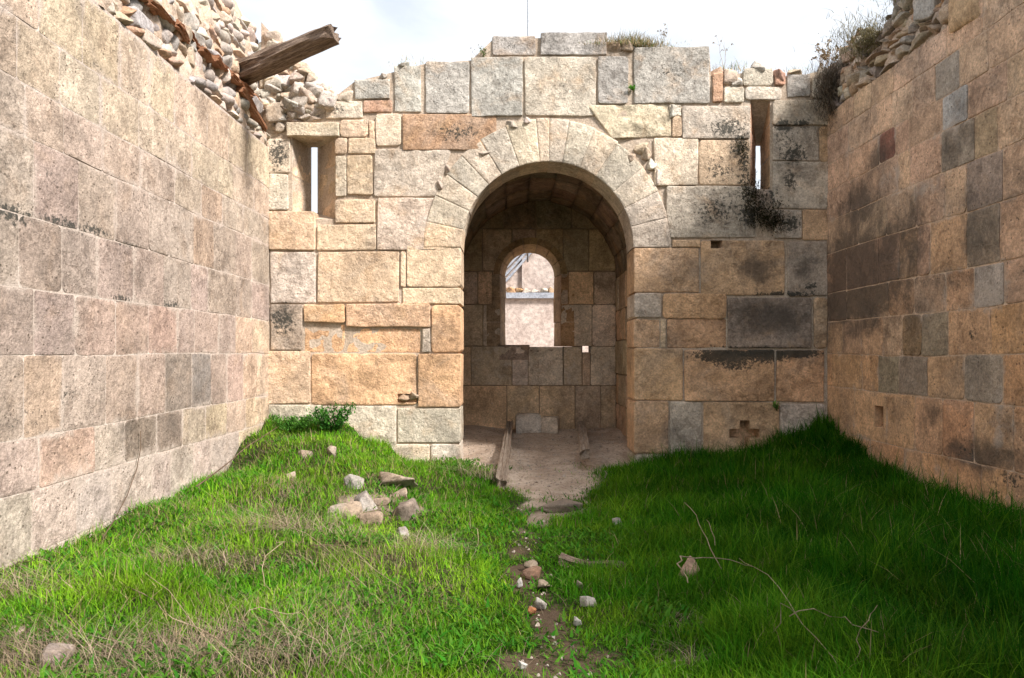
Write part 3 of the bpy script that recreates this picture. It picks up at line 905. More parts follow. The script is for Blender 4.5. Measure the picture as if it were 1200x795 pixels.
def stone(name, loc, size, rot, color, parent=None, mesh=None, mat=None):
    me = mesh or random.choice(ROCKS)
    o = link(name, me, M_RUBBLE, parent, loc, color)
    o.scale = size
    o.rotation_euler = rot
    if mat:
        o.material_slots[0].link = 'OBJECT'
        o.material_slots[0].material = mat
    return o
RCOL = [(.50,.42,.34),(.53,.45,.37),(.46,.35,.26),(.50,.37,.26),(.37,.34,.31),(.46,.29,.19),(.56,.49,.41),(.42,.36,.30)]
def top_l(y): return 5.72 + .28*math.sin(y*1.3+.5) + .16*math.sin(y*3.7) + .35*sstep(8.6, 9.6, y) - 0.35*sstep(10.6, 11.3, y)
def rubble_core(parent, plane, y0, y1, z0, topf, recess, mat, thick=.8):
    nyy, nzz = 130, 26
    verts, faces = [], []
    for j in range(nzz+1):
        for i in range(nyy+1):
            y = y0 + (y1-y0)*i/nyy
            t = j/nzz
            z = z0 + (topf(y)-.05-z0)*t
            n = -recess(y, z) - .035 + fbm((1.3, y, z), 2.5, 4, 3)*.07 + nz((1.3, y, z), 9)*.025
            x = XL + n if plane == 'l' else XR - n
            verts.append((x, y, z))
    for i in range(nyy+1):
        y = y0 + (y1-y0)*i/nyy
        x = XL - thick if plane == 'l' else XR + thick
        verts.append((x, y, topf(y)-.02+nz((0, y, 0), 2)*.1))
    for i in range(nyy+1):
        y = y0 + (y1-y0)*i/nyy
        x = XL - thick if plane == 'l' else XR + thick
        verts.append((x, y, z0))
    w = nyy+1
    for j in range(nzz+2):
        for i in range(nyy):
            a = j*w+i
            faces.append((a, a+1, a+w+1, a+w))
    faces.append(tuple(j*w for j in range(nzz+3)))
    faces.append(tuple(j*w+nyy for j in range(nzz+2, -1, -1)))
    me = mesh_from(verts, faces, 'rubble_bedding')
    bm = bmesh.new(); bm.from_mesh(me); bmesh.ops.recalc_face_normals(bm, faces=bm.faces); bm.to_mesh(me); bm.free()
    return link('rubble_bedding', me, mat, parent)
rec_l = lambda y, z: max(0, (z-4.45))*0.16
rubble_core(pale_wall, 'l', 4.2, 11.35, 4.45, top_l, rec_l, M_CORE_EARTH, .95)
cnt = 0
z = 4.47
while z < 6.2:
    h = random.uniform(.09, .19)
    y = 5.9
    while y < 11.35:
        w = random.uniform(.12, .34)
        if z + h*.4 < top_l(y) and cnt < 290:
            hh = h*random.uniform(.8, 1.25)
            cob = random.random() < .34
            c = random.choice(RCOL) if not cob else random.choice([(.30,.27,.245),(.27,.245,.225),(.36,.31,.26)])
            if y > 9.8 and random.random() < .6: c = (.48,.42,.35)
            x = XL - rec_l(y, z) - .11 + random.uniform(-.03, .035)
            stone('rubble_stone', (x, y+w/2, z+h/2), (random.uniform(.2, .32), w*1.12, hh*1.15), (random.uniform(-.25, .25), random.uniform(-.2, .2), random.uniform(-.25, .25)),
                  jit(c, .1), pale_wall, random.choice(COBBLES) if cob else None)
            cnt += 1
        y += w*random.uniform(.92, 1.05)
    z += h*.92
# rubble heap in the corner, carried over the end of the arched wall
HEAP = [(306,150),(336,143),(374,126),(380,112),(370,94),(348,74),(328,50),(306,26)]
def heap_top(px): 
    pts = sorted([(386,114),(376,98),(352,78),(330,54),(306,30)])
    for (a, b), (c, d) in zip(pts, pts[1:]):
        if a <= px <= c: return b + (d-b)*(px-a)/(c-a)
    return 108
k_ = 0
for i in range(170):
    px = random.uniform(306, 387); t0 = heap_top(px)
    bot = 148 - (px-306)*.30
    py = random.uniform(t0-1, bot)
    dd = random.uniform(-.06, .02) + (.16 if py < 110 else 0)*random.random()
    x, zc = bpx(px, py, DB+dd)
    s_ = random.uniform(.10, .25)
    stone('rubble_stone', (x, DB+dd+.06, zc), (s_*1.3, s_*1.3, s_), tuple(random.uniform(-.5, .5) for _ in range(3)), jit(random.choice(RCOL[:4]+[(.52,.46,.39)]*3), .1), arched_wall)
hv = [(bpx(px, py, DB+.1)[0], DB+.1, bpx(px, py, DB+.1)[1]) for px, py in HEAP]
hb = [(a, DB+.62, c) for a, b, c in hv]
nh = len(hv)
link('rubble_bedding', mesh_from(hv+hb, [tuple(range(nh)), tuple(range(2*nh-1, nh-1, -1))]+[(i, i+nh, (i+1) % nh+nh, (i+1) % nh) for i in range(nh)], 'rubble_bedding', False), M_CORE_EARTH, arched_wall)

# right side: layered slabs and bigger stones
def top_r(y): return 5.80 + .16*math.sin(y*1.9) + .09*math.sin(y*4.3+1) - .25*sstep(9.9, 10.8, y) + .15*sstep(8.5, 7.6, y)
rec_r = lambda y, z: max(0, z-4.95)*.20 + .02
rubble_core(dark_wall, 'r', 4.2, 11.3, 4.88, top_r, rec_r, M_CORE_EARTH, .95)
DCOL = [(.40,.30,.22),(.44,.34,.25),(.36,.31,.27),(.42,.27,.17),(.30,.25,.21),(.48,.40,.32)]
z = 4.95
cnt = 0
while z < 6.0:
    h = random.uniform(.07, .14)
    y = 5.6
    while y < 11.1:
        slab = 7.4 < y < 9.6 and random.random() < .55
        w = random.uniform(.22, .5) if slab else random.uniform(.10, .30)
        if z + h*.4 < top_r(y):
            hh = h*(.45 if slab else random.uniform(.8, 1.3))
            x = XR + rec_r(y, z) + .07 + random.uniform(-.04, .04)
            stone('rubble_stone', (x, y+w/2, z+hh/2), (random.uniform(.2, .32), w*1.1, hh*1.25), (random.uniform(-.15, .15), random.uniform(-.15, .15), random.uniform(-.2, .2)),
                  jit(random.choice(DCOL), .12), dark_wall)
            cnt += 1
        y += w*random.uniform(.9, 1.0)
    z += h*.85
ya, za = rpx(1130, 25)
stone('rubble_stone', (XR+.10, 7.55, 4.98), (.28, .66, .46), (.1, 0, .05), (.52,.36,.22), dark_wall, ROCKS[2])
stone('rubble_stone', (XR+.10, 8.30, 5.35), (.26, .40, .32), (.3, 0, .1), (.47,.45,.43), dark_wall, ROCKS[4])
stone('rubble_stone', (XR+.08, 7.95, 5.42), (.28, .44, .32), (-.2, .1, 0), (.42,.27,.18), dark_wall, ROCKS[5])
# small stones bedded on top of the arched wall, near the slit windows
for (px, py, w, h, c) in [(405,112,18,14,(.48,.40,.32)),(388,112,16,12,(.40,.36,.31)),(450,88,10,8,(.4,.37,.33)),(472,76,14,8,(.37,.35,.31)),
                          (842,86,16,14,(.40,.27,.18)),(856,90,18,16,(.42,.34,.26)),(864,96,14,10,(.5,.45,.38)),(914,88,14,12,(.36,.22,.17)),(890,78,18,9,(.46,.42,.37)),
                          (934,84,16,8,(.44,.36,.26)),(956,90,16,12,(.46,.38,.28)),(968,86,14,14,(.44,.36,.28)),(720,58,20,14,(.40,.28,.19)),(735,55,14,12,(.34,.25,.17)),
                          (790,130,14,13,(.62,.58,.5)),(765,192,11,13,(.62,.58,.5)),(771,208,10,16,(.55,.48,.4)),(752,172,16,13,(.44,.35,.26)),(742,182,14,12,(.42,.33,.25)),(758,180,12,14,(.48,.39,.29)),
                          (524,200,8,12,(.4,.33,.27)),(516,218,8,10,(.38,.31,.25)),(500,395,12,16,(.36,.25,.19)),(475,467,14,10,(.40,.28,.19)),(485,466,10,11,(.46,.35,.25)),
                          (568,178,18,9,(.46,.38,.29)),(600,148,16,14,(.44,.38,.31)),(620,142,12,10,(.5,.44,.36)),(345,142,22,10,(.42,.33,.25)),(368,140,24,10,(.46,.37,.28)),(330,148,20,14,(.44,.34,.26))]:
    x, zz = bpx(px, py)
    stone('rubble_stone', (x, DB+.06, zz), (w*.0135, .2, h*.0145), tuple(random.uniform(-.4, .4) for _ in range(3)), jit(c, .08), arched_wall)

# ------------------------------------------------------------------ timbers
def timber_mesh(L, w, h, seed, rag=0.12, seg=28, taper=0.85):
    """split, rotten beam along local +X"""
    prof = 22
    verts, faces = [], []
    for i in range(seg+1):
        t = i/seg
        for k in range(prof):
            a = 2*math.pi*k/prof
            cx, cy = math.cos(a), math.sin(a)
            s = 1/max(abs(cx), abs(cy))*0.86
            yy, zz = cx*s*w/2, cy*s*h/2
            tp = 1 - (1-taper)*t
            g = 1 + rag*(nz((t*1.2, cx*2.4, cy*2.4), 1.6, seed)*1.1 - 0.5*max(0, math.sin(k*2.1+seed+1.5*nz((t, k, 0), 2.3, seed)))+ .5*nz((t*2.5, cx*6, cy*6), 1.6, seed+2))
            xo = t*L + (nz((cx*2, cy*2, 3), 2.2, seed)*min(.12, L*0.09) if t > .97 else 0)
            verts.append((xo, yy*g*tp, zz*g*tp + .015*math.sin(t*5+seed)))
    for i in range(seg):
        for k in range(prof):
            a = i*prof+k; b = i*prof+(k+1) % prof
            faces.append((a, a+prof, b+prof, b))
    faces.append(tuple(range(prof)))
    faces.append(tuple(range(seg*prof+prof-1, seg*prof-1, -1)))
    return mesh_from(verts, faces, 'timber', False)
def place_timber(name, p0, p1, w, h, mat, seed, rag=.25, parent=None, roll=0, **kw):
    p0, p1 = Vector(p0), Vector(p1)
    d = p1-p0
    o = link(name, timber_mesh(d.length, w, h, seed, rag, **kw), mat, parent, tuple(p0))
    o.rotation_mode = 'QUATERNION'
    from mathutils import Quaternion
    o.rotation_quaternion = d.to_track_quat('X', 'Z') @ Quaternion((1, 0, 0), roll)
    return o
bm_ = place_timber('wooden_beam', (-3.75, 10.15, 5.22), (-2.10, 8.98, 5.30), .30, .30, M_WOOD, 3.1, .42)
tag(bm_, 'rotten split wooden beam jutting out of the rubble wall top', 'beam')
for k in range(11):
    ya_ = 6.1 + k*.40 + random.uniform(-.1, .1); L_ = random.uniform(.3, .75)
    za_ = 4.86 + .04*(ya_-6.1) + random.uniform(-.03, .03)
    place_timber('wall_plate', (XL+random.uniform(-.08, -.03), ya_, za_), (XL+random.uniform(-.08, -.02), ya_+L_, za_+random.uniform(-.05, .05)), random.uniform(.10, .2), random.uniform(.05, .10), M_WOOD_RED, 8.3+k, .45, pale_wall, seg=14, taper=.6)
place_timber('wall_plate', (XL-.03, 9.7, 4.92), (XL-.01, 10.6, 4.66), .15, .09, M_WOOD_RED, 4.3, .35, pale_wall)

# ------------------------------------------------------------------ vaulted chamber behind the doorway
CY0, CY1 = DB + TH, 14.2
CX0, CX1, CXC = -.92, 1.92, .5
SPZ, VR = 2.95, 1.42
chamber = empty('vaulted_chamber', (CXC, 12.8, 0), 'dim barrel-vaulted stone chamber behind the doorway with an arched window', 'chamber')
def cpx(px, py): return bpx(px, py, CY1)
FRC = (lambda u, v, n: (u, CY1 - n, v), False)
WX0, WX1, WZ0, WZS = -.22, .90, 1.70, 3.03      # window inner opening, springing of its head
def cblock(x0, y0, x1, y1, c, **kw):
    a, b = cpx(x0, y1); cc, d = cpx(x1, y0)
    block('b', [(a, b), (cc, b), (cc, d), (a, d)], chamber, jit(c, .08), frame=FRC, depth=.2, **kw)
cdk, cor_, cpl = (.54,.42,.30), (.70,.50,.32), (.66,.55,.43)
wpush = ((WX0+WX1)/2, WZS, -(WX1-WX0)/2 - .1)
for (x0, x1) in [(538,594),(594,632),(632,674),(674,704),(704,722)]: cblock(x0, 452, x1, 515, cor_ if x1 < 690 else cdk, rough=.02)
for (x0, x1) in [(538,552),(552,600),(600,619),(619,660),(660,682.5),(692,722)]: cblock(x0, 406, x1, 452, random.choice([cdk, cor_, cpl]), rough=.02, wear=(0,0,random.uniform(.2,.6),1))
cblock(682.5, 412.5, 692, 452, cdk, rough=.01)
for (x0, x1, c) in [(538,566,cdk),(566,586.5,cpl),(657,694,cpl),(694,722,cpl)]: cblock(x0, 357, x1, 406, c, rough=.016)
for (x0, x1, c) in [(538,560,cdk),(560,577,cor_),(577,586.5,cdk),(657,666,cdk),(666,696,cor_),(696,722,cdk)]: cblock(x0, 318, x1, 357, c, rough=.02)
for (x0, x1) in [(538,565),(565,600),(600,628),(628,660),(660,690),(690,722)]: cblock(x0, 268, x1, 318, jit((.40,.30,.20), .2), rough=.02, push=wpush)  # this row and the next darker: shade under the vault painted into the stone
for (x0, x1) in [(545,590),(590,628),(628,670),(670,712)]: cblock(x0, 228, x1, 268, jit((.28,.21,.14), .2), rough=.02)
# ring of the window head
for k in range(7):
    a0, a1 = math.pi*k/7, math.pi*(k+1)/7
    cx = (WX0+WX1)/2; r0 = (WX1-WX0)/2; vs, fs = [], []
    r1 = r0 + .12
    n = 5
    for i in range(n+1):
        t = a0 + .012 + (a1-a0-.024)*i/n
        for (r, y) in ((r0, CY1-.02), (r1, CY1-.02), (r1, CY1+.2), (r0-.09, CY1+.56)):
            vs.append((cx + r*math.cos(t), y + nz((t, r, y), 3)*.01, WZS + r*math.sin(t)))
    for i in range(n):
        for j in range(4):
            fs.append((i*4+j, i*4+(j+1) % 4, i*4+4+(j+1) % 4, i*4+4+j))
    fs.append((0, 3, 2, 1)); fs.append((n*4, n*4+1, n*4+2, n*4+3))
    me = mesh_from(vs, fs, 'voussoir', False)
    link('voussoir', me, M_STONE, chamber, (0, 0, 0), jit((.34,.23,.12), .1))
# splayed jambs and sill of the window
def jamb_piece(name, pts_in, pts_out, z0, z1, col):
    pass
def wblock(name, x0i, x1i, x0o, x1o, z0, z1, c):
    v = [(x0i, CY1+.0, z0), (x1i, CY1+.0, z0), (x1o, CY1+.58, z0), (x0o, CY1+.58, z0)]
    v = [(a+random.uniform(-.008, .008), b, cc) for a, b, cc in v]
    v += [(a+random.uniform(-.008, .008), b, z1) for a, b, cc in v]
    f = [(3,2,1,0),(4,5,6,7),(0,1,5,4),(1,2,6,5),(2,3,7,6),(3,0,4,7)]
    link(name, mesh_from(v, f, name, False), M_STONE, chamber, (0, 0, 0), jit(c, .1))
zz = [WZ0, 2.15, 2.62, WZS]
for k in range(3):
    wblock('jamb_stone', WX0-.25, WX0-.006, WX0-.25, WX0+.10, zz[k]+.004, zz[k+1]-.004, (.36,.26,.17))
    wblock('jamb_stone', WX1+.006, WX1+.25, WX1-.10, WX1+.25, zz[k]+.004, zz[k+1]-.004, (.40,.25,.13))
wblock('sill_stone', WX0-.05, WX0+.55, WX0+.02, WX0+.55, WZ0-.25, WZ0+.03, (.34,.27,.22))
wblock('sill_stone', WX0+.56, WX1+.05, WX0+.56, WX1-.02, WZ0-.25, WZ0-.06, (.32,.25,.20))
# chamber core: back wall with window and the small hole, side walls, vault shell
def chamber_core():
    bm = bmesh.new()
    out = [(CX0-.4, -.4), (CX1+.4, -.4), (CX1+.4, SPZ+VR+.5), (CX0-.4, SPZ+VR+.5)]
    cx = (WX0+WX1)/2; r = (WX1-WX0)/2 + .05
    win = [(WX0-.05, WZ0-.2), (WX1+.05, WZ0-.2)] + [(cx + r*math.cos(math.pi*i/16), WZS + r*math.sin(math.pi*i/16)) for i in range(17)]
    r2 = r - .10
    win2 = [(WX0+.04, WZ0-.2), (WX1-.04, WZ0-.2)] + [(cx + (r-.13)*math.cos(math.pi*i/16), WZS + (r-.13)*math.sin(math.pi*i/16)) for i in range(17)]
    YF, YB = CY1+.03, CY1+.6
    for half in (0, 1):
        arcs = []
        for ws in (win, win2):
            arc = [ws[1]] + ws[2:11] if half == 0 else ws[10:] + [ws[0]]
            arcs.append(arc)
        zt, zb = SPZ+VR+.5, -.4
        ex = CX1+.4 if half == 0 else CX0-.4
        polys = []
        for arc in arcs:
            if half == 0: polys.append([(cx, zb), (ex, zb), (ex, zt), (cx, zt)] + [arc[-1]] + arc[-2:0:-1] + [(arc[0][0], 1.78), (1.47, 1.78), (1.47, 1.58), (arc[0][0], 1.58)] + [arc[0], (cx, arc[0][1])])
            else: polys.append([(cx, zt), (ex, zt), (ex, zb), (cx, zb), (cx, arc[-1][1])] + arc[::-1])
        A = [bm.verts.new((p[0], YF, p[1])) for p in polys[0]]
        B = [bm.verts.new((p[0], YB, p[1])) for p in polys[1]]
        bm.faces.new(A); bm.faces.new(B)
        n = len(A)
        for i in range(n): bm.faces.new((A[i], A[(i+1) % n], B[(i+1) % n], B[i]))
    bmesh.ops.recalc_face_normals(bm, faces=bm.faces)
    bmesh.ops.triangulate(bm, faces=[f for f in bm.faces if len(f.verts) > 4])
    me = bpy.data.meshes.new('mortar_core'); bm.to_mesh(me); bm.free()
    return me
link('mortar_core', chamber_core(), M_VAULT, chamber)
link('mortar_core', box_mesh(WX1+.255, 1.305, CY1+.035, CY1+.57, 1.582, 1.778), M_VAULT, chamber)
link('mortar_core', box_mesh(WX1+.055, 1.305, CY1+.035, CY1+.57, 1.582, 1.694), M_VAULT, chamber)
# side walls of coursed blocks
for sx, xx in ((1, CX1), (-1, CX0)):
    frs = ((lambda u, v, n, xx=xx: (xx - n, u, v), True) if sx > 0 else (lambda u, v, n, xx=xx: (xx + n, u, v), False))
    zc = -.3
    for h in (.45, .5, .55, .6, .55, .62):
        y = CY0 - .01
        while y < CY1 - .1:
            w = min(random.uniform(.5, .95), CY1 + .02 - y)
            if CY1 - (y+w) < .25: w = CY1 + .02 - y
            block('b', [(y, zc), (y+w, zc), (y+w, zc+h), (y, zc+h)], chamber, jit(random.choice([cdk, cdk, cor_]), .15), frame=frs, depth=.2, rough=.015)
            y += w
        zc += h
    link('mortar_core', box_mesh(xx+.03 if sx > 0 else xx-.45, xx+.45 if sx > 0 else xx-.03, CY0+.004, CY1+.02, -.4, SPZ+.3), M_VAULT, chamber)
# vault stones, each a curved piece
rows = 11
for k in range(rows):
    a0, a1 = math.pi*k/rows, math.pi*(k+1)/rows
    y = CY0 - .005
    while y < CY1 - .05:
        w = min(random.uniform(.6, 1.1), CY1 + .02 - y)
        if CY1 - (y+w) < .3: w = CY1 + .02 - y
        frv = (lambda u, v, n, a0=a0: (CXC + (VR - n)*math.cos(v), u, SPZ + (VR - n)*math.sin(v)), True)
        vs, fs = [], []
        nn, mm = 5, max(3, int(w/.15))
        off = random.uniform(-.012, .012)
        for j in range(nn+1):
            t = a0 + .004 + (a1-a0-.008)*j/nn
            for i in range(mm+1):
                yy = y + .005 + (w-.01)*i/mm
                ed = .015 if (j in (0, nn) or i in (0, mm)) else 0
                rr = VR + off + ed + fbm((math.cos(t), yy, math.sin(t)), 3, 3)*.015
                vs.append((CXC + rr*math.cos(t), yy, SPZ + rr*math.sin(t)))
        W_ = mm+1
        tot = len(vs)
        for j in range(nn+1):
            t = a0 + .004 + (a1-a0-.008)*j/nn
            for i in range(mm+1):
                yy = y + .005 + (w-.01)*i/mm
                vs.append((CXC + (VR+.2)*math.cos(t), yy, SPZ + (VR+.2)*math.sin(t)))
        for j in range(nn):
            for i in range(mm):
                a = j*W_+i
                fs.append((a, a+1, a+W_+1, a+W_)); fs.append((tot+a, tot+a+W_, tot+a+W_+1, tot+a+1))
        rim = list(range(W_)) + [j*W_+mm for j in range(1, nn+1)] + [nn*W_+i for i in range(mm-1, -1, -1)] + [j*W_ for j in range(nn-1, 0, -1)]
        for i in range(len(rim)):
            p, q = rim[i], rim[(i+1) % len(rim)]
            fs.append((p, tot+p, tot+q, q))
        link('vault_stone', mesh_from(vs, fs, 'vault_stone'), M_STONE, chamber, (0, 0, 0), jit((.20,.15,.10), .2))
        y += w
vs, fs = [], []
for i in range(25):
    t = math.pi*i/24
    for r in (VR+.05, VR+.45):
        for y in (CY0-.004 if False else CY0+.002, CY1+.05): vs.append((CXC + r*math.cos(t), y, SPZ + r*math.sin(t)))
for i in range(24):
    a, b = i*4, i*4+4
    fs += [(a, b, b+1, a+1), (a+2, a+3, b+3, b+2), (a, a+2, b+2, b), (a+1, b+1, b+3, a+3)]
link('vault_shell', mesh_from(vs, fs, 'vault_shell'), M_VAULT, chamber)

# ------------------------------------------------------------------ building seen through the window
BY = 20.5
rear = empty('rear_building', (2, BY+.5, 0), 'pale plastered building with grey ledge seen through the arched window', 'building')
def rp(px, py): return bpx(px, py, BY)
zl = rp(600, 350)[1]
link('plaster_wall', box_mesh(-2.6, 5.2, BY, BY+.6, -.3, zl), M_PLASTER, rear)
link('ledge', box_mesh(-2.7, 5.3, BY-.10, BY+.5, zl+.002, zl+.15), M_SLATE, rear)
link('upper_wall', box_mesh(-2.6, 5.2, BY+.35, BY+.9, zl+.152, 4.95), M_PLASTER, rear)
for i in range(34):
    x = -2.5 + i*.225
    stone('ledge_stone', (x, BY+.2, zl+.22), (.24, .2, random.uniform(.12, .22)), (0, random.uniform(-.2, .2), random.uniform(-.4, .4)), jit(random.choice([(.46,.27,.14),(.55,.46,.36),(.40,.26,.16),(.6,.54,.46)]), .1), rear)
for k in range(3):
    a = Vector((-.42 + k*.10, BY+.25, 3.62 - k*.06)); b = a + Vector((1.05, 0, 1.12))
    place_timber('roof_flashing', a, b, .10, .075, M_SLATE, k+2.2, .02, rear, seg=6, taper=1)
link('drain_pipe', box_mesh(.27, .33, BY+.26, BY+.33, zl+.3, 4.6), M_PLASTER, rear)

# ------------------------------------------------------------------ loose things on the chamber floor
o = place_timber('floor_timber', (-.04, 13.9, .30), (-.12, 8.85, .06), .14, .16, M_WOOD_GREY, 5.5, .35, seg=50, taper=1.0)
tag(o, 'long crumbling timber lying on the earth floor through the doorway', 'timber')
o = place_timber('floor_timber', (1.24, 13.7, .30), (.98, 10.3, .20), .17, .16, M_WOOD_GREY, 9.5, .15, seg=30, taper=1.0)
tag(o, 'straight pale timber lying on the chamber floor toward the small wall hole', 'timber')
def ashlar_loose(name, px, py, w, d, h, c, label, rot, Y=13.75, mesh=1):
    x, zt = bpx(px, py, Y)
    o = stone(name, (x, Y, gh1(x, Y)+h*.42), (w, d, h), (0, 0, rot), c, None, None, M_ROCK)
    me = bpy.data.meshes.new('loose_block')
    bm = bmesh.new()
    bmesh.ops.create_cube(bm, size=1.0)
    bmesh.ops.bevel(bm, geom=bm.edges[:], offset=.07, segments=2, affect='EDGES')
    bmesh.ops.subdivide_edges(bm, edges=bm.edges[:], cuts=2, use_grid_fill=True)
    for v in bm.verts: v.co += v.co.normalized()*nz(v.co, 2.5, px)*.06
    bm.to_mesh(me); bm.free()
    me.materials.append(M_ROCK)
    o.data = me
    o.material_slots[0].link = 'DATA'
    tag(o, label, 'stone', )
    return o
ashlar_loose('stone_block', 619, 500, .44, .3, .36, (.62,.56,.48), 'larger pale squared block on the chamber floor under the window', .08)
ashlar_loose('stone_block', 645, 502, .30, .28, .30, (.58,.49,.39), 'smaller chipped block beside the larger one under the window', -.2)

# rocks on the mound and small stones on the path
def ground_rock(px, py, w, h, c, label, name='rock', group=None, mesh=None, sink=.40, rot=None):
    p = gpx(px, py)
    k = p.y/FPX
    ww, hh = w*k*(1.08 if w > 15 else 1.0), h*k*1.12
    c = tuple(v*(.66 if w > 15 else .8) for v in c)
    o = stone(name, (p.x, p.y+ww*.2, p.z + hh*(.5-sink)+.02), (ww, ww*.85, hh), rot or (random.uniform(-.3, .3), random.uniform(-.3, .3), random.uniform(0, 6)), c, None, mesh, M_ROCK)
    tag(o, label, 'rock' if w > 16 else 'stone', group)
    return o
GR = 'rocks half buried in the grassy mound'
for a in [(425,598,32,26,(.40,.36,.32),'rounded pale grey rock on the mound between two tan rocks'),
          (400,608,48,17,(.42,.32,.23),'long flat tan rock lying low in the mound grass'),
          (433,617,28,17,(.43,.32,.23),'small round tan rock below the rounded grey rock'),
          (476,608,40,30,(.32,.25,.20),'brown angular rock with a flat slanting face on the mound'),
          (472,632,16,16,(.46,.43,.41),'small grey stone tucked under the brown angular rock'),
          (458,572,54,24,(.44,.34,.25),'large cream rock at the crest of the rock cluster'),
          (415,572,22,26,(.44,.40,.35),'upright grey rock above the rounded grey rock'),
          (468,586,20,14,(.46,.36,.27),'tan rock between the large cream and brown angular rocks'),
          (446,594,18,10,(.48,.36,.26),'low orange-tan rock beside the rounded grey rock'),
          (357,537,18,12,(.40,.32,.25),'lone tan rock in the grass near the leafy weed'),
          (388,536,15,16,(.42,.34,.27),'upright cream stone in the grass below the leafy weed'),
          (340,563,14,10,(.46,.36,.27),'low tan stone in dry grass near the pale wall')]:
    ground_rock(*a, group=GR)
GS = 'small stones scattered along the grassy path'
for a in [(690,716,17,11,(.60,.56,.50),'largest white stone on the path grass'),
          (676,739,12,10,(.58,.54,.48),'white pebble between the largest white stone and bare soil'),
          (634,717,13,11,(.50,.46,.40),'round grey stone beside the orange tile chip'),
          (609,692,9,10,(.58,.54,.50),'small white stone near the flat brown slab'),
          (680,694,9,9,(.46,.36,.28),'small tan stone in grass above the largest white stone'),
          (724,621,15,9,(.52,.48,.42),'flat pale stone in dark grass near the doorway'),
          (612,787,11,7,(.56,.53,.48),'white pebble on the bare soil patch'),
          (648,754,6,5,(.5,.47,.42),'tiny pale pebble at the edge of the bare soil patch'),
          (636,695,20,9,(.44,.34,.25),'flat tan stone below the brown slab on the path'),
          (622,672,18,12,(.42,.33,.24),'tan stone lying behind the brown slab on the path'),
          (624,679,30,8,(.30,.17,.11),'flat brown slab lying across the narrow path'),
          (623,726,13,7,(.50,.21,.10),'orange tile chip lying on the path grass')]:
    ground_rock(*a, group=GS, name='path_stone', sink=.15, mesh=random.choice(ROCKS))
ground_rock(650, 599, 50, 12, (.45,.36,.28), 'long flat threshold stone at the grassy end of the earth path', name='threshold_stone', rot=(0, .08, .35))
ground_rock(18, 748, 26, 16, (.44,.34,.27), 'reddish rock in grass at the foot of the pale wall')
ground_rock(62, 782, 40, 16, (.33,.26,.22), 'flat slanting slab half buried in dry grass', rot=(.2, .15, .5), sink=.5)
# weathered wood lump with a bent wire
p = gpx(806, 690)
o = stone('brick_lump', (p.x, p.y, p.z+.12), (.15, .12, .22), (.1, .25, .3), (.50,.33,.24), None, ROCKS[3], M_ROCK)
tag(o, 'pinkish weathered brick lump with a bent wire standing in grass', 'brick')
p2 = gpx(688, 665)
o = place_timber('rotten_log', (p2.x-.2, p2.y+.05, p2.z+.03), (p2.x+.26, p2.y-.1, p2.z+.0), .13, .09, M_WOOD, 2.7, .3)
tag(o, 'short rotten log sunk in the grass beside the path', 'log')

# gravel and grit trodden into the earth floor
def gravel():
    vs, fs = [], []
    r = random.Random(4)
    base = ROCKS[0]
    tet = [Vector(p) for p in ((.5,0,-.3),(-.4,.45,-.3),(-.35,-.5,-.3),(.1,.05,.45),(-.1,.3,.2),(.25,-.3,.15))]
    k = 0
    while k < 1500:
        if r.random() < .75: x, y = r.uniform(-.85, 1.85), r.uniform(9.2, 14.1)
        else: x, y = r.uniform(-.6, 1.0), r.uniform(3.8, 9.2)
        if y < DB and float(soil_at(np.array([x]), np.array([y]))[0]) < .35: continue
        sc = r.uniform(.012, .035)*(1.8 if r.random() < .06 else 1)
        a = r.uniform(0, 6.3)
        z_ = gh1(x, y)
        o = len(vs)
        for p in tet:
            q = Vector((p.x*math.cos(a)-p.y*math.sin(a), p.x*math.sin(a)+p.y*math.cos(a), p.z*.7))*sc*r.uniform(.8, 1.2)
            vs.append((x+q.x, y+q.y, z_+.2*sc+q.z))
        for t in ((0,2,1),(0,1,4),(0,4,3),(0,3,5),(0,5,2),(1,2,4),(2,5,3),(2,3,4)): fs.append(tuple(i+o for i in t))
        k += 1
    me = mesh_from(vs, fs, 'gravel', False)
    o = link('gravel', me, M_ROCK, None, (0, 0, 0), (.40,.33,.27))
    tag(o, 'grit and small gravel trodden into the earth floor', 'gravel', None, 'stuff')
gravel()

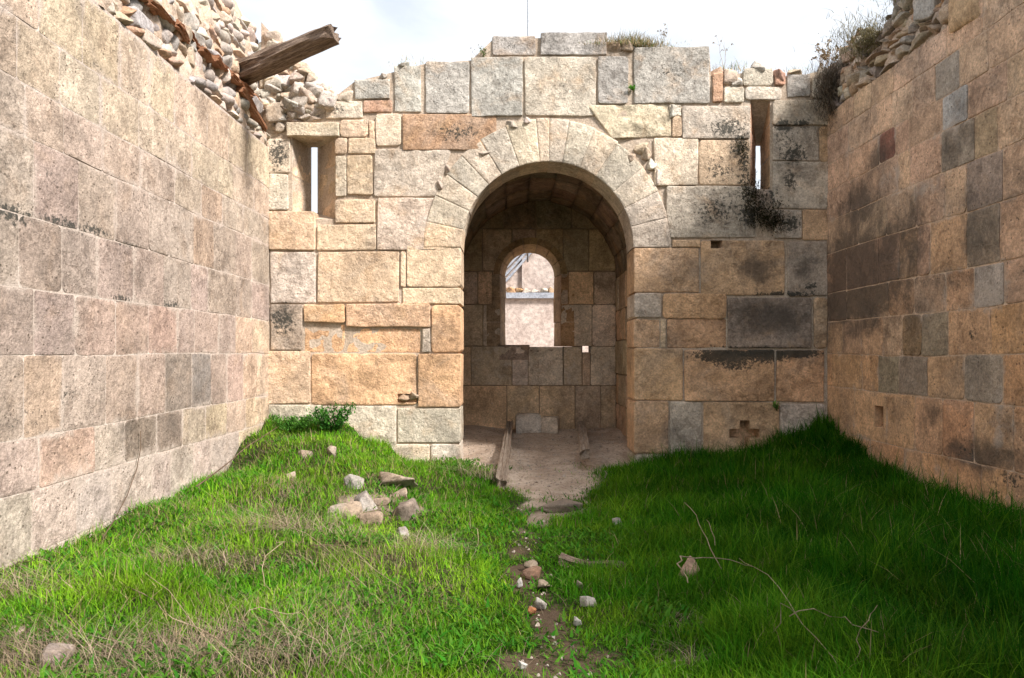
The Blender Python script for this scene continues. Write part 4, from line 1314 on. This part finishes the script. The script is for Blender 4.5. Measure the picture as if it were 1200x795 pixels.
# ------------------------------------------------------------------ grass
rs = np.random.default_rng(11)
def blades(name, P, H, Wd, lean, colA, mat, seg=3, curl=1.0, label=None, cat=None, kind='stuff', parent=None, az=None):
    """P (n,3) roots; builds bent tapering blades as one mesh with a tint attribute"""
    n = len(P)
    if az is None: az = rs.uniform(0, 2*np.pi, n)
    dirx, diry = np.cos(az), np.sin(az)
    side = az + np.pi/2 + rs.uniform(-.6, .6, n)
    sx, sy = np.cos(side), np.sin(side)
    rows = []
    for k in range(seg):
        t = k/seg
        b = lean*H*(t**1.8)*curl
        z = H*t*(1 - .25*lean*t)
        cx = P[:, 0] + dirx*b; cy = P[:, 1] + diry*b; cz = P[:, 2] + z
        w = Wd*(1 - t**1.5)*.5
        rows.append(np.stack([cx - sx*w, cy - sy*w, cz], -1))
        rows.append(np.stack([cx + sx*w, cy + sy*w, cz], -1))
    b = lean*H*curl
    rows.append(np.stack([P[:, 0] + dirx*b, P[:, 1] + diry*b, P[:, 2] + H*(1-.25*lean)], -1))
    V = np.stack(rows, 1)                       # n, 2seg+1, 3
    m = 2*seg+1
    verts = V.reshape(-1, 3)
    base = np.arange(n)[:, None]*m
    tris = []
    for k in range(seg-1):
        tris += [[2*k, 2*k+1, 2*k+3], [2*k, 2*k+3, 2*k+2]]
    tris.append([2*seg-2, 2*seg-1, 2*seg])
    tris = np.array(tris)
    F = (base[:, None, :] + tris[None]).reshape(-1)
    me = bpy.data.meshes.new(name)
    me.vertices.add(len(verts)); me.vertices.foreach_set('co', verts.astype(np.float32).ravel())
    nf = n*len(tris)
    me.loops.add(nf*3); me.loops.foreach_set('vertex_index', F.astype(np.int32))
    me.polygons.add(nf); me.polygons.foreach_set('loop_start', np.arange(0, nf*3, 3, dtype=np.int32))
    me.update(calc_edges=True)
    ca = me.color_attributes.new('tint', 'FLOAT_COLOR', 'POINT')
    cols = np.repeat(colA[:, None, :], m, 1).copy()
    cols = np.concatenate([cols, np.ones((n, m, 1))], -1)
    ca.data.foreach_set('color', cols.astype(np.float32).ravel())
    o = link(name, me, mat, parent)
    if label: tag(o, label, cat, None, kind)
    else: o['kind'] = 'stuff'
    return o

def scatter(n, y0=2.6, y1=DB-.03, x0=XL+.03, x1=XR-.03):
    # equal numbers per unit of view: nearer ground gets denser blades
    u = rs.uniform(0, 1, n)
    y = 1/np.sqrt((1/y0**2)*(1-u) + (1/y1**2)*u) if False else y0*(y1/y0)**u
    x = rs.uniform(x0, x1, n)
    keep = (np.abs(x) < y*.70 + .6)
    return x[keep], y[keep]

HOT = []
for (px_, py_, rx_, ry_) in [(330,600,.5,.5),(400,640,.6,.4),(470,660,.35,.3),(300,545,.35,.6),(230,655,.5,.25),(520,570,.35,.5),(60,770,.6,.35),(150,780,.6,.3),(270,770,.5,.3),(30,690,.35,.3),(350,720,.4,.25),(440,560,.4,.4),(480,700,.25,.3)]:
    q_ = gpx(px_, py_); HOT.append((q_.x, q_.y, rx_, ry_))
def drymask(x, y):
    """0..1 where straw dominates: the mound and the near pale-wall side"""
    left = 1/(1 + np.exp((x + 1.0)*3.0))
    hot = np.zeros_like(x)
    for (cx, cy, rx, ry) in HOT:
        hot = np.maximum(hot, np.exp(-((x-cx)/rx)**2 - ((y-cy)/ry)**2))
    return np.clip(hot*(.35 + .9*vnoise(x, y, 3.3)), 0, 1)*.8 + .7*left*np.clip(vnoise(x, y, 1.3)*1.6 - .62 + .35*vnoise(x, y, 4), 0, 1)

x, y = scatter(300000)
s = soil_at(x, y)
keep = rs.uniform(0, 1, len(x)) > np.clip(s*1.25 - .05, 0, .985)
dm = drymask(x, y)
keep &= rs.uniform(0, 1, len(x)) > np.clip(dm*.62, 0, .7)
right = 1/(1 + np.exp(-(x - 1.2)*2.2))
keep &= rs.uniform(0, 1, len(x)) < (.55 + .45*right + .3*vnoise(x, y, 2.2))
x, y, dm, right, s = x[keep], y[keep], dm[keep], right[keep], s[keep]
n = len(x)
cl = vnoise(x, y, 1.7)*.6 + vnoise(x, y, 5.5)*.4
H = (.05 + .12*cl + .16*right*(.3 + cl))*(rs.uniform(.5, 1.15, n) + .6*(rs.uniform(0, 1, n) > .93))*(1 - .55*np.clip(s*1.4, 0, 1))
path = np.exp(-((x - .15)/.75)**2)
H *= 1 - .42*path
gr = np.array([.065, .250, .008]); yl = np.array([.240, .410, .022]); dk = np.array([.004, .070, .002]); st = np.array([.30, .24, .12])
mixv = np.clip(vnoise(x, y, 2.8)*.9 + rs.normal(0, .22, n), 0, 1)[:, None]
colr = gr*(1-mixv) + yl*mixv
dkm = np.clip(right*.8 + rs.normal(0, .2, n), 0, .95)[:, None]  # darker tint toward the brown wall: its shade is put into the blade colour
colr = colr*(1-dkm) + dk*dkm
strw = (rs.uniform(0, 1, n) < (.10*(1-right)*(x < -.4) + .02 + .25*dm + .03*path))[:, None]
patch = (.62 + .75*vnoise(x+3, y+9, 1.1)*vnoise(x, y, 6)**.5 + .25*vnoise(x, y, 3.1))[:, None]
colr = colr*patch
colr = np.where(strw, st*rs.uniform(.6, 1.2, (n, 1)), colr)*rs.uniform(.75, 1.25, (n, 1))
P = np.stack([x, y, gh(x, y) - .01], -1)
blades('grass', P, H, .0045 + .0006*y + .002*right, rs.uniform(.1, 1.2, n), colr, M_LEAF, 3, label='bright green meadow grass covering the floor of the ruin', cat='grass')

# leafy ground cover: little rounded leaves close to the earth
x, y = scatter(60000)
s = soil_at(x, y)
keep = (rs.uniform(0, 1, len(x)) > np.clip(s*1.15, 0, 1)) & (vnoise(x+7, y+3, 2.4) > .42)
x, y = x[keep], y[keep]
n = len(x)
mixv = rs.uniform(0, 1, (n, 1))
blades('ground_cover', np.stack([x, y, gh(x, y)+rs.uniform(.0, .05, n)], -1), rs.uniform(.02, .07, n), rs.uniform(.010, .026, n), rs.uniform(.6, 1.8, n),
       (np.array([.030, .16, .010])*(1-mixv) + np.array([.10, .22, .02])*mixv)*rs.uniform(.7, 1.2, (n, 1)), M_LEAF, 2, label='low broad-leaved weeds mixed through the grass', cat='weeds')

# straw: long bent dead stems, mostly on the mound
x, y = scatter(130000)
dm = drymask(x, y)
keep = rs.uniform(0, 1, len(x)) < dm*.46
keep |= rs.uniform(0, 1, len(x)) < .004
x, y = x[keep], y[keep]
n = len(x)
blades('dead_grass', np.stack([x, y, gh(x, y)], -1), rs.uniform(.04, .17, n), .0014 + .0005*y, rs.uniform(.8, 3.2, n),
       np.array([.27, .205, .14])*rs.uniform(.4, 1.25, (n, 1)), M_DRY, 4, label='dry straw-coloured dead grass matted over the mound', cat='dead grass',
       az=vnoise(x, y, .8)*9 + rs.normal(0, .7, n))

# ------------------------------------------------------------------ plants built of leaves
def leaf_plant(name, base, h, spread, nleaf, lw, col_a, col_b, label, cat, stems=10, group=None, droop=.6, stem_col=(.08,.12,.03), hang=0.0):
    base = Vector(base)
    root = empty(name, base, label, cat, group)
    Pl, Hl, Wl, Al = [], [], [], []
    sv, sf = [], []
    r = random.Random(sum(map(ord, label)) + int(base.x*100))
    for k in range(stems):
        a = r.uniform(0, 2*math.pi); rad = spread*math.sqrt(r.random())
        tip = base + Vector((math.cos(a)*rad, math.sin(a)*rad*.7, h*r.uniform(.45, 1.0) - hang*r.random()))
        b0 = base + Vector((math.cos(a)*rad*.2, math.sin(a)*rad*.2, 0))
        i0 = len(sv); w = .004
        for t in (0, .5, 1):
            p = b0.lerp(tip, t) + Vector((0, 0, .1*h*math.sin(t*math.pi)))
            for q in range(3):
                ang = q*2.094
                sv.append((p.x-base.x + math.cos(ang)*w*(1-.6*t), p.y-base.y + math.sin(ang)*w*(1-.6*t), p.z-base.z))
        for s_ in range(2):
            for q in range(3):
                aa = i0 + s_*3 + q; bb = i0 + s_*3 + (q+1) % 3
                sf.append((aa, bb, bb+3, aa+3))
        for _ in range(nleaf//stems):
            t = r.uniform(.15, 1)
            p = b0.lerp(tip, t)
            Pl.append((p.x-base.x + r.gauss(0, spread*.08), p.y-base.y + r.gauss(0, spread*.08), p.z-base.z + r.gauss(0, h*.04)))
            Hl.append(lw*r.uniform(1.0, 2.4)); Wl.append(lw*r.uniform(.7, 1.2))
    n = len(Pl)
    mv = rs.uniform(0, 1, (n, 1))
    blades('foliage', np.array(Pl), np.array(Hl), np.array(Wl), rs.uniform(.5, 1.5, n)*droop*1.6, (np.array(col_a)*(1-mv) + np.array(col_b)*mv), M_LEAF, 2, parent=root).location = (0, 0, 0)
    me = mesh_from(sv, sf, 'stem', False)
    ca = me.color_attributes.new('tint', 'FLOAT_COLOR', 'POINT')
    ca.data.foreach_set('color', [*stem_col, 1]*len(me.vertices))
    link('stem', me, M_LEAF, root, tuple(base))['kind'] = 'stuff'
    return root
p = gpx(400, 515)
leaf_plant('leafy_weed', (-2.45, 10.45, gh1(-2.45, 10.45)), .40, .34, 1100, .024, (.02,.10,.015), (.07,.21,.03), 'dark green leafy weed at the foot of the arched wall', 'weed', 14)
leaf_plant('leafy_weed', (-3.0, 10.4, gh1(-3.0, 10.4)), .26, .46, 1300, .02, (.04,.14,.02), (.09,.22,.03), 'low bright weed clump in the corner by the pale wall', 'weed', 12)
leaf_plant('leafy_weed', (-.75, 10.35, gh1(-.75, 10.35)), .16, .34, 600, .018, (.06,.19,.02), (.12,.26,.03), 'bright grass clump against the doorway jamb by the crumbling timber', 'weed', 14)
# wall-top plants
def wall_top(px, py, Y=DB+.3): 
    x, z_ = bpx(px, py, Y); return (x, Y, z_)
leaf_plant('wall_herb', wall_top(569, 70, DB+.05), .16, .14, 150, .022, (.10,.13,.05), (.16,.20,.08), 'grey-green herb tuft growing from the top course of grey blocks', 'herb', 9)
leaf_plant('wall_herb', wall_top(741, 106, DB-.03), .08, .06, 130, .016, (.06,.22,.02), (.12,.32,.03), 'tiny bright green cushion plant in a joint between grey blocks', 'herb', 8)
leaf_plant('wall_herb', wall_top(911, 482, DB-.02), .12, .06, 26, .05, (.12,.24,.05), (.2,.32,.08), 'single pale green leaf sprig above the cross-shaped hole', 'herb', 4)
def straw_tuft(name, base, h, spread, n, label, cat, col=(.36,.28,.15), green=0.2, leanr=(.2, 1.2)):
    root = empty(name, base, label, cat)
    x = rs.normal(0, spread, n); y = rs.normal(0, .12, n)
    cols = np.array(col)*rs.uniform(.5, 1.2, (n, 1))
    g = rs.uniform(0, 1, n) < green
    cols[g] = np.array([.12, .19, .05])*rs.uniform(.6, 1.2, (g.sum(), 1))
    o = blades('stems', np.stack([x, y, np.zeros(n)], -1), h*rs.uniform(.35, 1.1, n)*np.exp(-(x/spread/1.6)**2), np.full(n, .0014 + .0005*base[1]), rs.uniform(*leanr, n), cols, M_DRY, 3, parent=root)
    o.location = (0, 0, 0)
    return root
straw_tuft('dry_grass_tuft', wall_top(738, 58, DB+.15), .24, .34, 2200, 'tawny dry grass tuft growing on top of the arched wall', 'dry grass')
straw_tuft('dry_grass_tuft', wall_top(858, 84), .18, .2, 160, 'sparse dry tuft beside the wall-top slit window lintel', 'dry grass', green=.4)
straw_tuft('dry_grass_tuft', wall_top(935, 86), .12, .2, 120, 'short dry tuft on grey coping block near the corner shrub', 'dry grass', green=.3)
straw_tuft('dry_grass_tuft', wall_top(485, 76), .14, .2, 60, 'wispy dry stems on the stepped grey blocks', 'dry grass', green=.4)
# brown moss mat hanging from the narrow slit
def moss(name, pts, label):
    base = Vector((pts[0][0], DB-.02, pts[0][1]))
    root = empty(name, base, label, 'moss')
    Pl = []
    for (x, z_, rx, rz, n) in pts:
        for _ in range(n):
            Pl.append((random.gauss(x, rx)-base.x, -abs(random.gauss(.02, .03)), random.gauss(z_, rz)-base.z))
    n = len(Pl)
    blades('moss_leaves', np.array(Pl), rs.uniform(.015, .05, n), rs.uniform(.008, .018, n), rs.uniform(.4, 2, n), np.array([.030, .028, .014])*rs.uniform(.5, 1.8, (n, 1)), M_LEAF, 2, parent=root).location = (0, 0, 0)
    return root
mp = [(*bpx(881, 228), .08, .10, 500), (*bpx(893, 252), .14, .10, 900), (*bpx(905, 262), .10, .06, 400), (*bpx(870, 176), .05, .12, 200)]
moss('moss_mat', mp, 'dark brown moss mat hanging below the narrow slit window')

# branching dry plants
def branch_curve(root, name, pts, r0, r1, mat):
    """tube along pts, tapering"""
    vs, fs = [], []
    pts = [Vector(p) for p in pts]
    for i, p in enumerate(pts):
        d = (pts[min(i+1, len(pts)-1)] - pts[max(i-1, 0)]).normalized()
        a = d.orthogonal().normalized(); b = d.cross(a)
        r = r0 + (r1-r0)*i/(len(pts)-1)
        for k in range(5):
            t = 2*math.pi*k/5
            vs.append(tuple(p + a*math.cos(t)*r + b*math.sin(t)*r))
    for i in range(len(pts)-1):
        for k in range(5):
            a_ = i*5+k; b_ = i*5+(k+1) % 5
            fs.append((a_, b_, b_+5, a_+5))
    fs.append(tuple(reversed(range(5)))); fs.append(tuple(range(len(vs)-5, len(vs))))
    return vs, fs
def twig_object(name, branches, label, cat, mat=M_TWIG, group=None):
    vs, fs = [], []
    org = Vector(branches[0][0][0])
    for pts, r0, r1 in branches:
        v, f = branch_curve(None, '', pts, r0, r1, mat)
        o = len(vs)
        vs += [tuple(Vector(q)-org) for q in v]; fs += [tuple(i+o for i in t) for t in f]
    ob = link(name, mesh_from(vs, fs, name), mat, None, tuple(org))
    tag(ob, label, cat, group)
    return ob
def wobble(p0, p1, n=8, amp=.04, sag=0.0, seed=0):
    p0, p1 = Vector(p0), Vector(p1)
    out = []
    for i in range(n+1):
        t = i/n
        q = p0.lerp(p1, t) + Vector((nz((t, 0, 0), 3, seed), nz((t, 1, 0), 3, seed+4), nz((t, 2, 0), 3, seed+8)))*amp*math.sin(math.pi*t)*2
        q.z += sag*math.sin(math.pi*t)
        out.append(tuple(q))
    return out
# bramble stem leaning on the pale wall
def L3(px, py, off): 
    Y, z_ = lpx(px, py); return (XL+off, Y, z_)
twig_object('bramble_stem', [([L3(161,505,.03), L3(161,525,.03), L3(155,550,.04), L3(140,580,.07), L3(118,608,.12), (XL+.2, lpx(100,632)[0]-.1, .12), (XL+.3, lpx(80,640)[0]-.1, .06)], .0035, .005)],
            'thin brown bramble stem curving up against the pale wall', 'stem', M_TWIG_DARK)
c0 = gpx(230, 590); c1 = gpx(325, 522)
twig_object('fallen_stick', [(wobble((c0.x, c0.y, c0.z+.16), (c1.x, c1.y, c1.z+.22), 8, .02, .02, 3), .008, .005)], 'dark straight stick lying on the grass by the pale wall', 'stick', M_TWIG_DARK)
# dry branches in the shaded grass
def G3(px, py, up=.0): 
    q = gpx(px, py, up); return (q.x, q.y, q.z+up)
twig_object('dry_branch', [(wobble(G3(990,795,.06), G3(866,655,.28), 10, .05, .08, 1), .0024, .0015), (wobble(G3(925,725,.22), G3(1030,742,.22), 8, .05, .05, 2), .003, .002),
    (wobble(G3(905,745,.12), G3(935,725,.24), 6, .05, .1, 5), .003, .002), (wobble(G3(1000,780,.1), G3(1028,710,.38), 8, .04, .02, 6), .003, .0015)],
    'sprawling pale dry branch arching over the deep shaded grass', 'branch')
twig_object('dry_branch', [(wobble(G3(846,668,.10), G3(802,590,.42), 8, .03, .02, 11), .004, .002), (wobble(G3(797,652,.30), G3(882,665,.18), 8, .03, .02, 12), .004, .002),
    (wobble(G3(838,640,.2), G3(828,610,.3), 5, .02, .02, 13), .003, .002), (wobble(G3(797,652,.30), G3(806,684,.2), 6, .03, .02, 14), .005, .004)],
    'forked dry branch reaching over the brick lump in the grass', 'branch')
SL = ['thin dry stalk leaning out from the foot of the pale wall', 'long dry stalk running down the mound below the tan rocks', 'upright dry stalk in green grass between pale wall and rocks', 'long dry stalk lying across sunlit grass toward the slab', 'arched dry stalk over matted grass away from the walls', 'dry upright stalk in grass before the doorway jamb', 'dry stalk lying just below the flat tan rock', 'longest dry stalk, lying from the pale wall foot into open grass']
for k, (a, b, up) in enumerate([((20,660),(85,690),.18), ((270,590),(430,690),.2), ((310,690),(325,625),.3), ((150,690),(300,790),.15), ((250,760),(350,720),.25), ((560,640),(552,600),.3), ((362,640),(470,690),.25), ((130,640),(260,770),.2)]):
    twig_object('dry_stalk', [(wobble(G3(*a, .05), G3(*b, up), 8, .06, .06, 20+k), .003, .0015)],
        SL[k], 'stalk', group='dry stalks on the sunlit grass')
# dead shrub in the corner on the wall top, with seed heads
def seed_plant(name, base, h, nst, spread, label, cat, head=.018, dens=3, r0=.006):
    base = Vector(base)
    root = empty(name, base, label, cat)
    br, hv_, hf_ = [], [], []
    r = random.Random(len(label)*7 + int(base.x*50))
    for k in range(nst):
        a = r.uniform(0, 2*math.pi)
        tip = Vector((math.cos(a)*spread*r.random(), math.sin(a)*spread*.6*r.random(), h*r.uniform(.55, 1)))
        pts = wobble((0, 0, 0), tip, 6, .04, 0, r.random()*30)
        br.append((pts, r0, r0*.35))
        for q in range(dens):
            t = r.uniform(.55, 1)
            i = min(5, int(t*6)); b0 = Vector(pts[i])
            tp = b0 + Vector((r.uniform(-.12, .12), r.uniform(-.08, .08), r.uniform(.03, .16)))*min(1, h*1.6)
            br.append(([tuple(b0), tuple(b0.lerp(tp, .5) + Vector((0, 0, .01))), tuple(tp)], r0*.4, r0*.25))
            o = len(hv_)
            for _ in range(9):
                d = Vector((r.gauss(0, 1), r.gauss(0, 1), r.gauss(0, .6)))*head*.7
                e = Vector((r.gauss(0, 1), r.gauss(0, 1), r.gauss(0, 1))).normalized()*head*.7
                f = e.cross(Vector((.3, .5, .8))).normalized()*head*.5
                c = tp + d
                i0 = len(hv_)
                hv_ += [tuple(c-e), tuple(c+f), tuple(c+e), tuple(c-f)]
                hf_.append((i0, i0+1, i0+2, i0+3))
    vs, fs = [], []
    for pts, a0, a1 in br:
        v, f = branch_curve(None, '', pts, a0, a1, M_TWIG)
        o = len(vs); vs += v; fs += [tuple(i+o for i in t) for t in f]
    link('stem', mesh_from(vs, fs, 'stem'), M_TWIG, root, tuple(base))['kind'] = 'stuff'
    link('seed_heads', mesh_from(hv_, hf_, 'seed_heads', False), M_TWIG, root, tuple(base))['kind'] = 'stuff'
    return root
seed_plant('umbel_plant', wall_top(966, 96, DB+.1), .62, 9, .26, 'dry umbel stalks with seed heads standing above the corner shrub', 'dry plant', .022, 4)
seed_plant('umbel_plant', wall_top(848, 84, DB+.2), .62, 2, .05, 'lone tall seed stalk on the wall top beside the grey blocks', 'dry plant', .012, 3, .004)
seed_plant('umbel_plant', wall_top(776, 52, DB+.2), .24, 5, .25, 'short seed stalks behind the tawny tuft on the wall top', 'dry plant', .012, 2, .003)
seed_plant('umbel_plant', wall_top(560, 68, DB+.2), .22, 3, .12, 'few thin seed stalks beside the grey-green herb tuft', 'dry plant', .008, 2, .003)
seed_plant('umbel_plant', (XR+.3, 9.9, 5.35), .5, 8, .3, 'dry seed stalks on the brown wall top above the layered slabs', 'dry plant', .016, 3, .004)
seed_plant('umbel_plant', (XR+.35, 9.0, 5.5), .45, 8, .4, 'cluster of dry seed stalks on the brown wall crest', 'dry plant', .014, 3, .004)
def dead_shrub(name, base, h, w, n, label, down=.0, col=(.13,.105,.08)):
    root = empty(name, base, label, 'shrub')
    pts = rs.normal(0, 1, (n, 3))*np.array([w*.36, w*.2, h*.33]) + np.array([0, -.05, -down])
    az = np.arctan2(pts[:, 1]-.1, pts[:, 0])
    o = blades('twigs', pts, rs.uniform(.04, .16, n), np.full(n, .007), rs.uniform(.3, 1.8, n), np.array(col)*rs.uniform(.45, 1.8, (n, 1)), M_DRY, 3, parent=root)
    o.location = (0, 0, 0)
    return root
dead_shrub('dead_shrub', wall_top(978, 100, DB-.16), .58, .38, 4200, 'dense grey-brown dead shrub drooping in the corner under the brown wall', .12)
dead_shrub('dead_shrub', (XR+.22, 9.75, 5.5), .4, .8, 2600, 'low brown scrub along the crest of the brown wall', 0, (.14,.12,.06))
dead_shrub('dead_shrub', (XR+.3, 8.7, 5.75), .34, .9, 2600, 'olive brown scrub beside the pale boulder on the brown wall', 0, (.13,.13,.06))

# thin rod standing beyond the wall
twig_object('lightning_rod', [([(.33, 16.2, 3.5), (.34, 16.2, 7.0), (.34, 16.2, 11)], .022, .018)], 'thin grey metal rod rising behind the arched wall', 'rod', M_ROD)

# small tufts of dead stems
CLB = ['dead grass clump below the brown angular rock', 'dead grass clump in the sunlit grass near the bramble stem', 'brownish dead clump in the low grass below the brick lump, away from the doorway', 'brown dead clump just below the brick lump', 'wide matted dead grass around the half buried slab', 'dead grass mat on the mound below the flat tan rock', 'pale straw clump at the foot of the pale wall', 'matted straw in the open grass away from all walls', 'tall dry grass clump beside the doorway jamb']
for k, (px, py, h, sp, n) in enumerate([(495,650,.3,.25,300), (225,660,.22,.3,320), (800,770,.12,.14,200), (805,735,.1,.12,160), (100,780,.3,.4,420), (330,625,.3,.35,420), (30,700,.3,.25,260), (330,770,.3,.3,300), (550,560,.35,.3,240)]):
    q = gpx(px, py)
    straw_tuft('dead_grass_clump', tuple(q), h, sp, n, CLB[k], 'dead grass', (.33,.26,.18), .1, (.8, 2.4))['group'] = 'dead grass clumps'
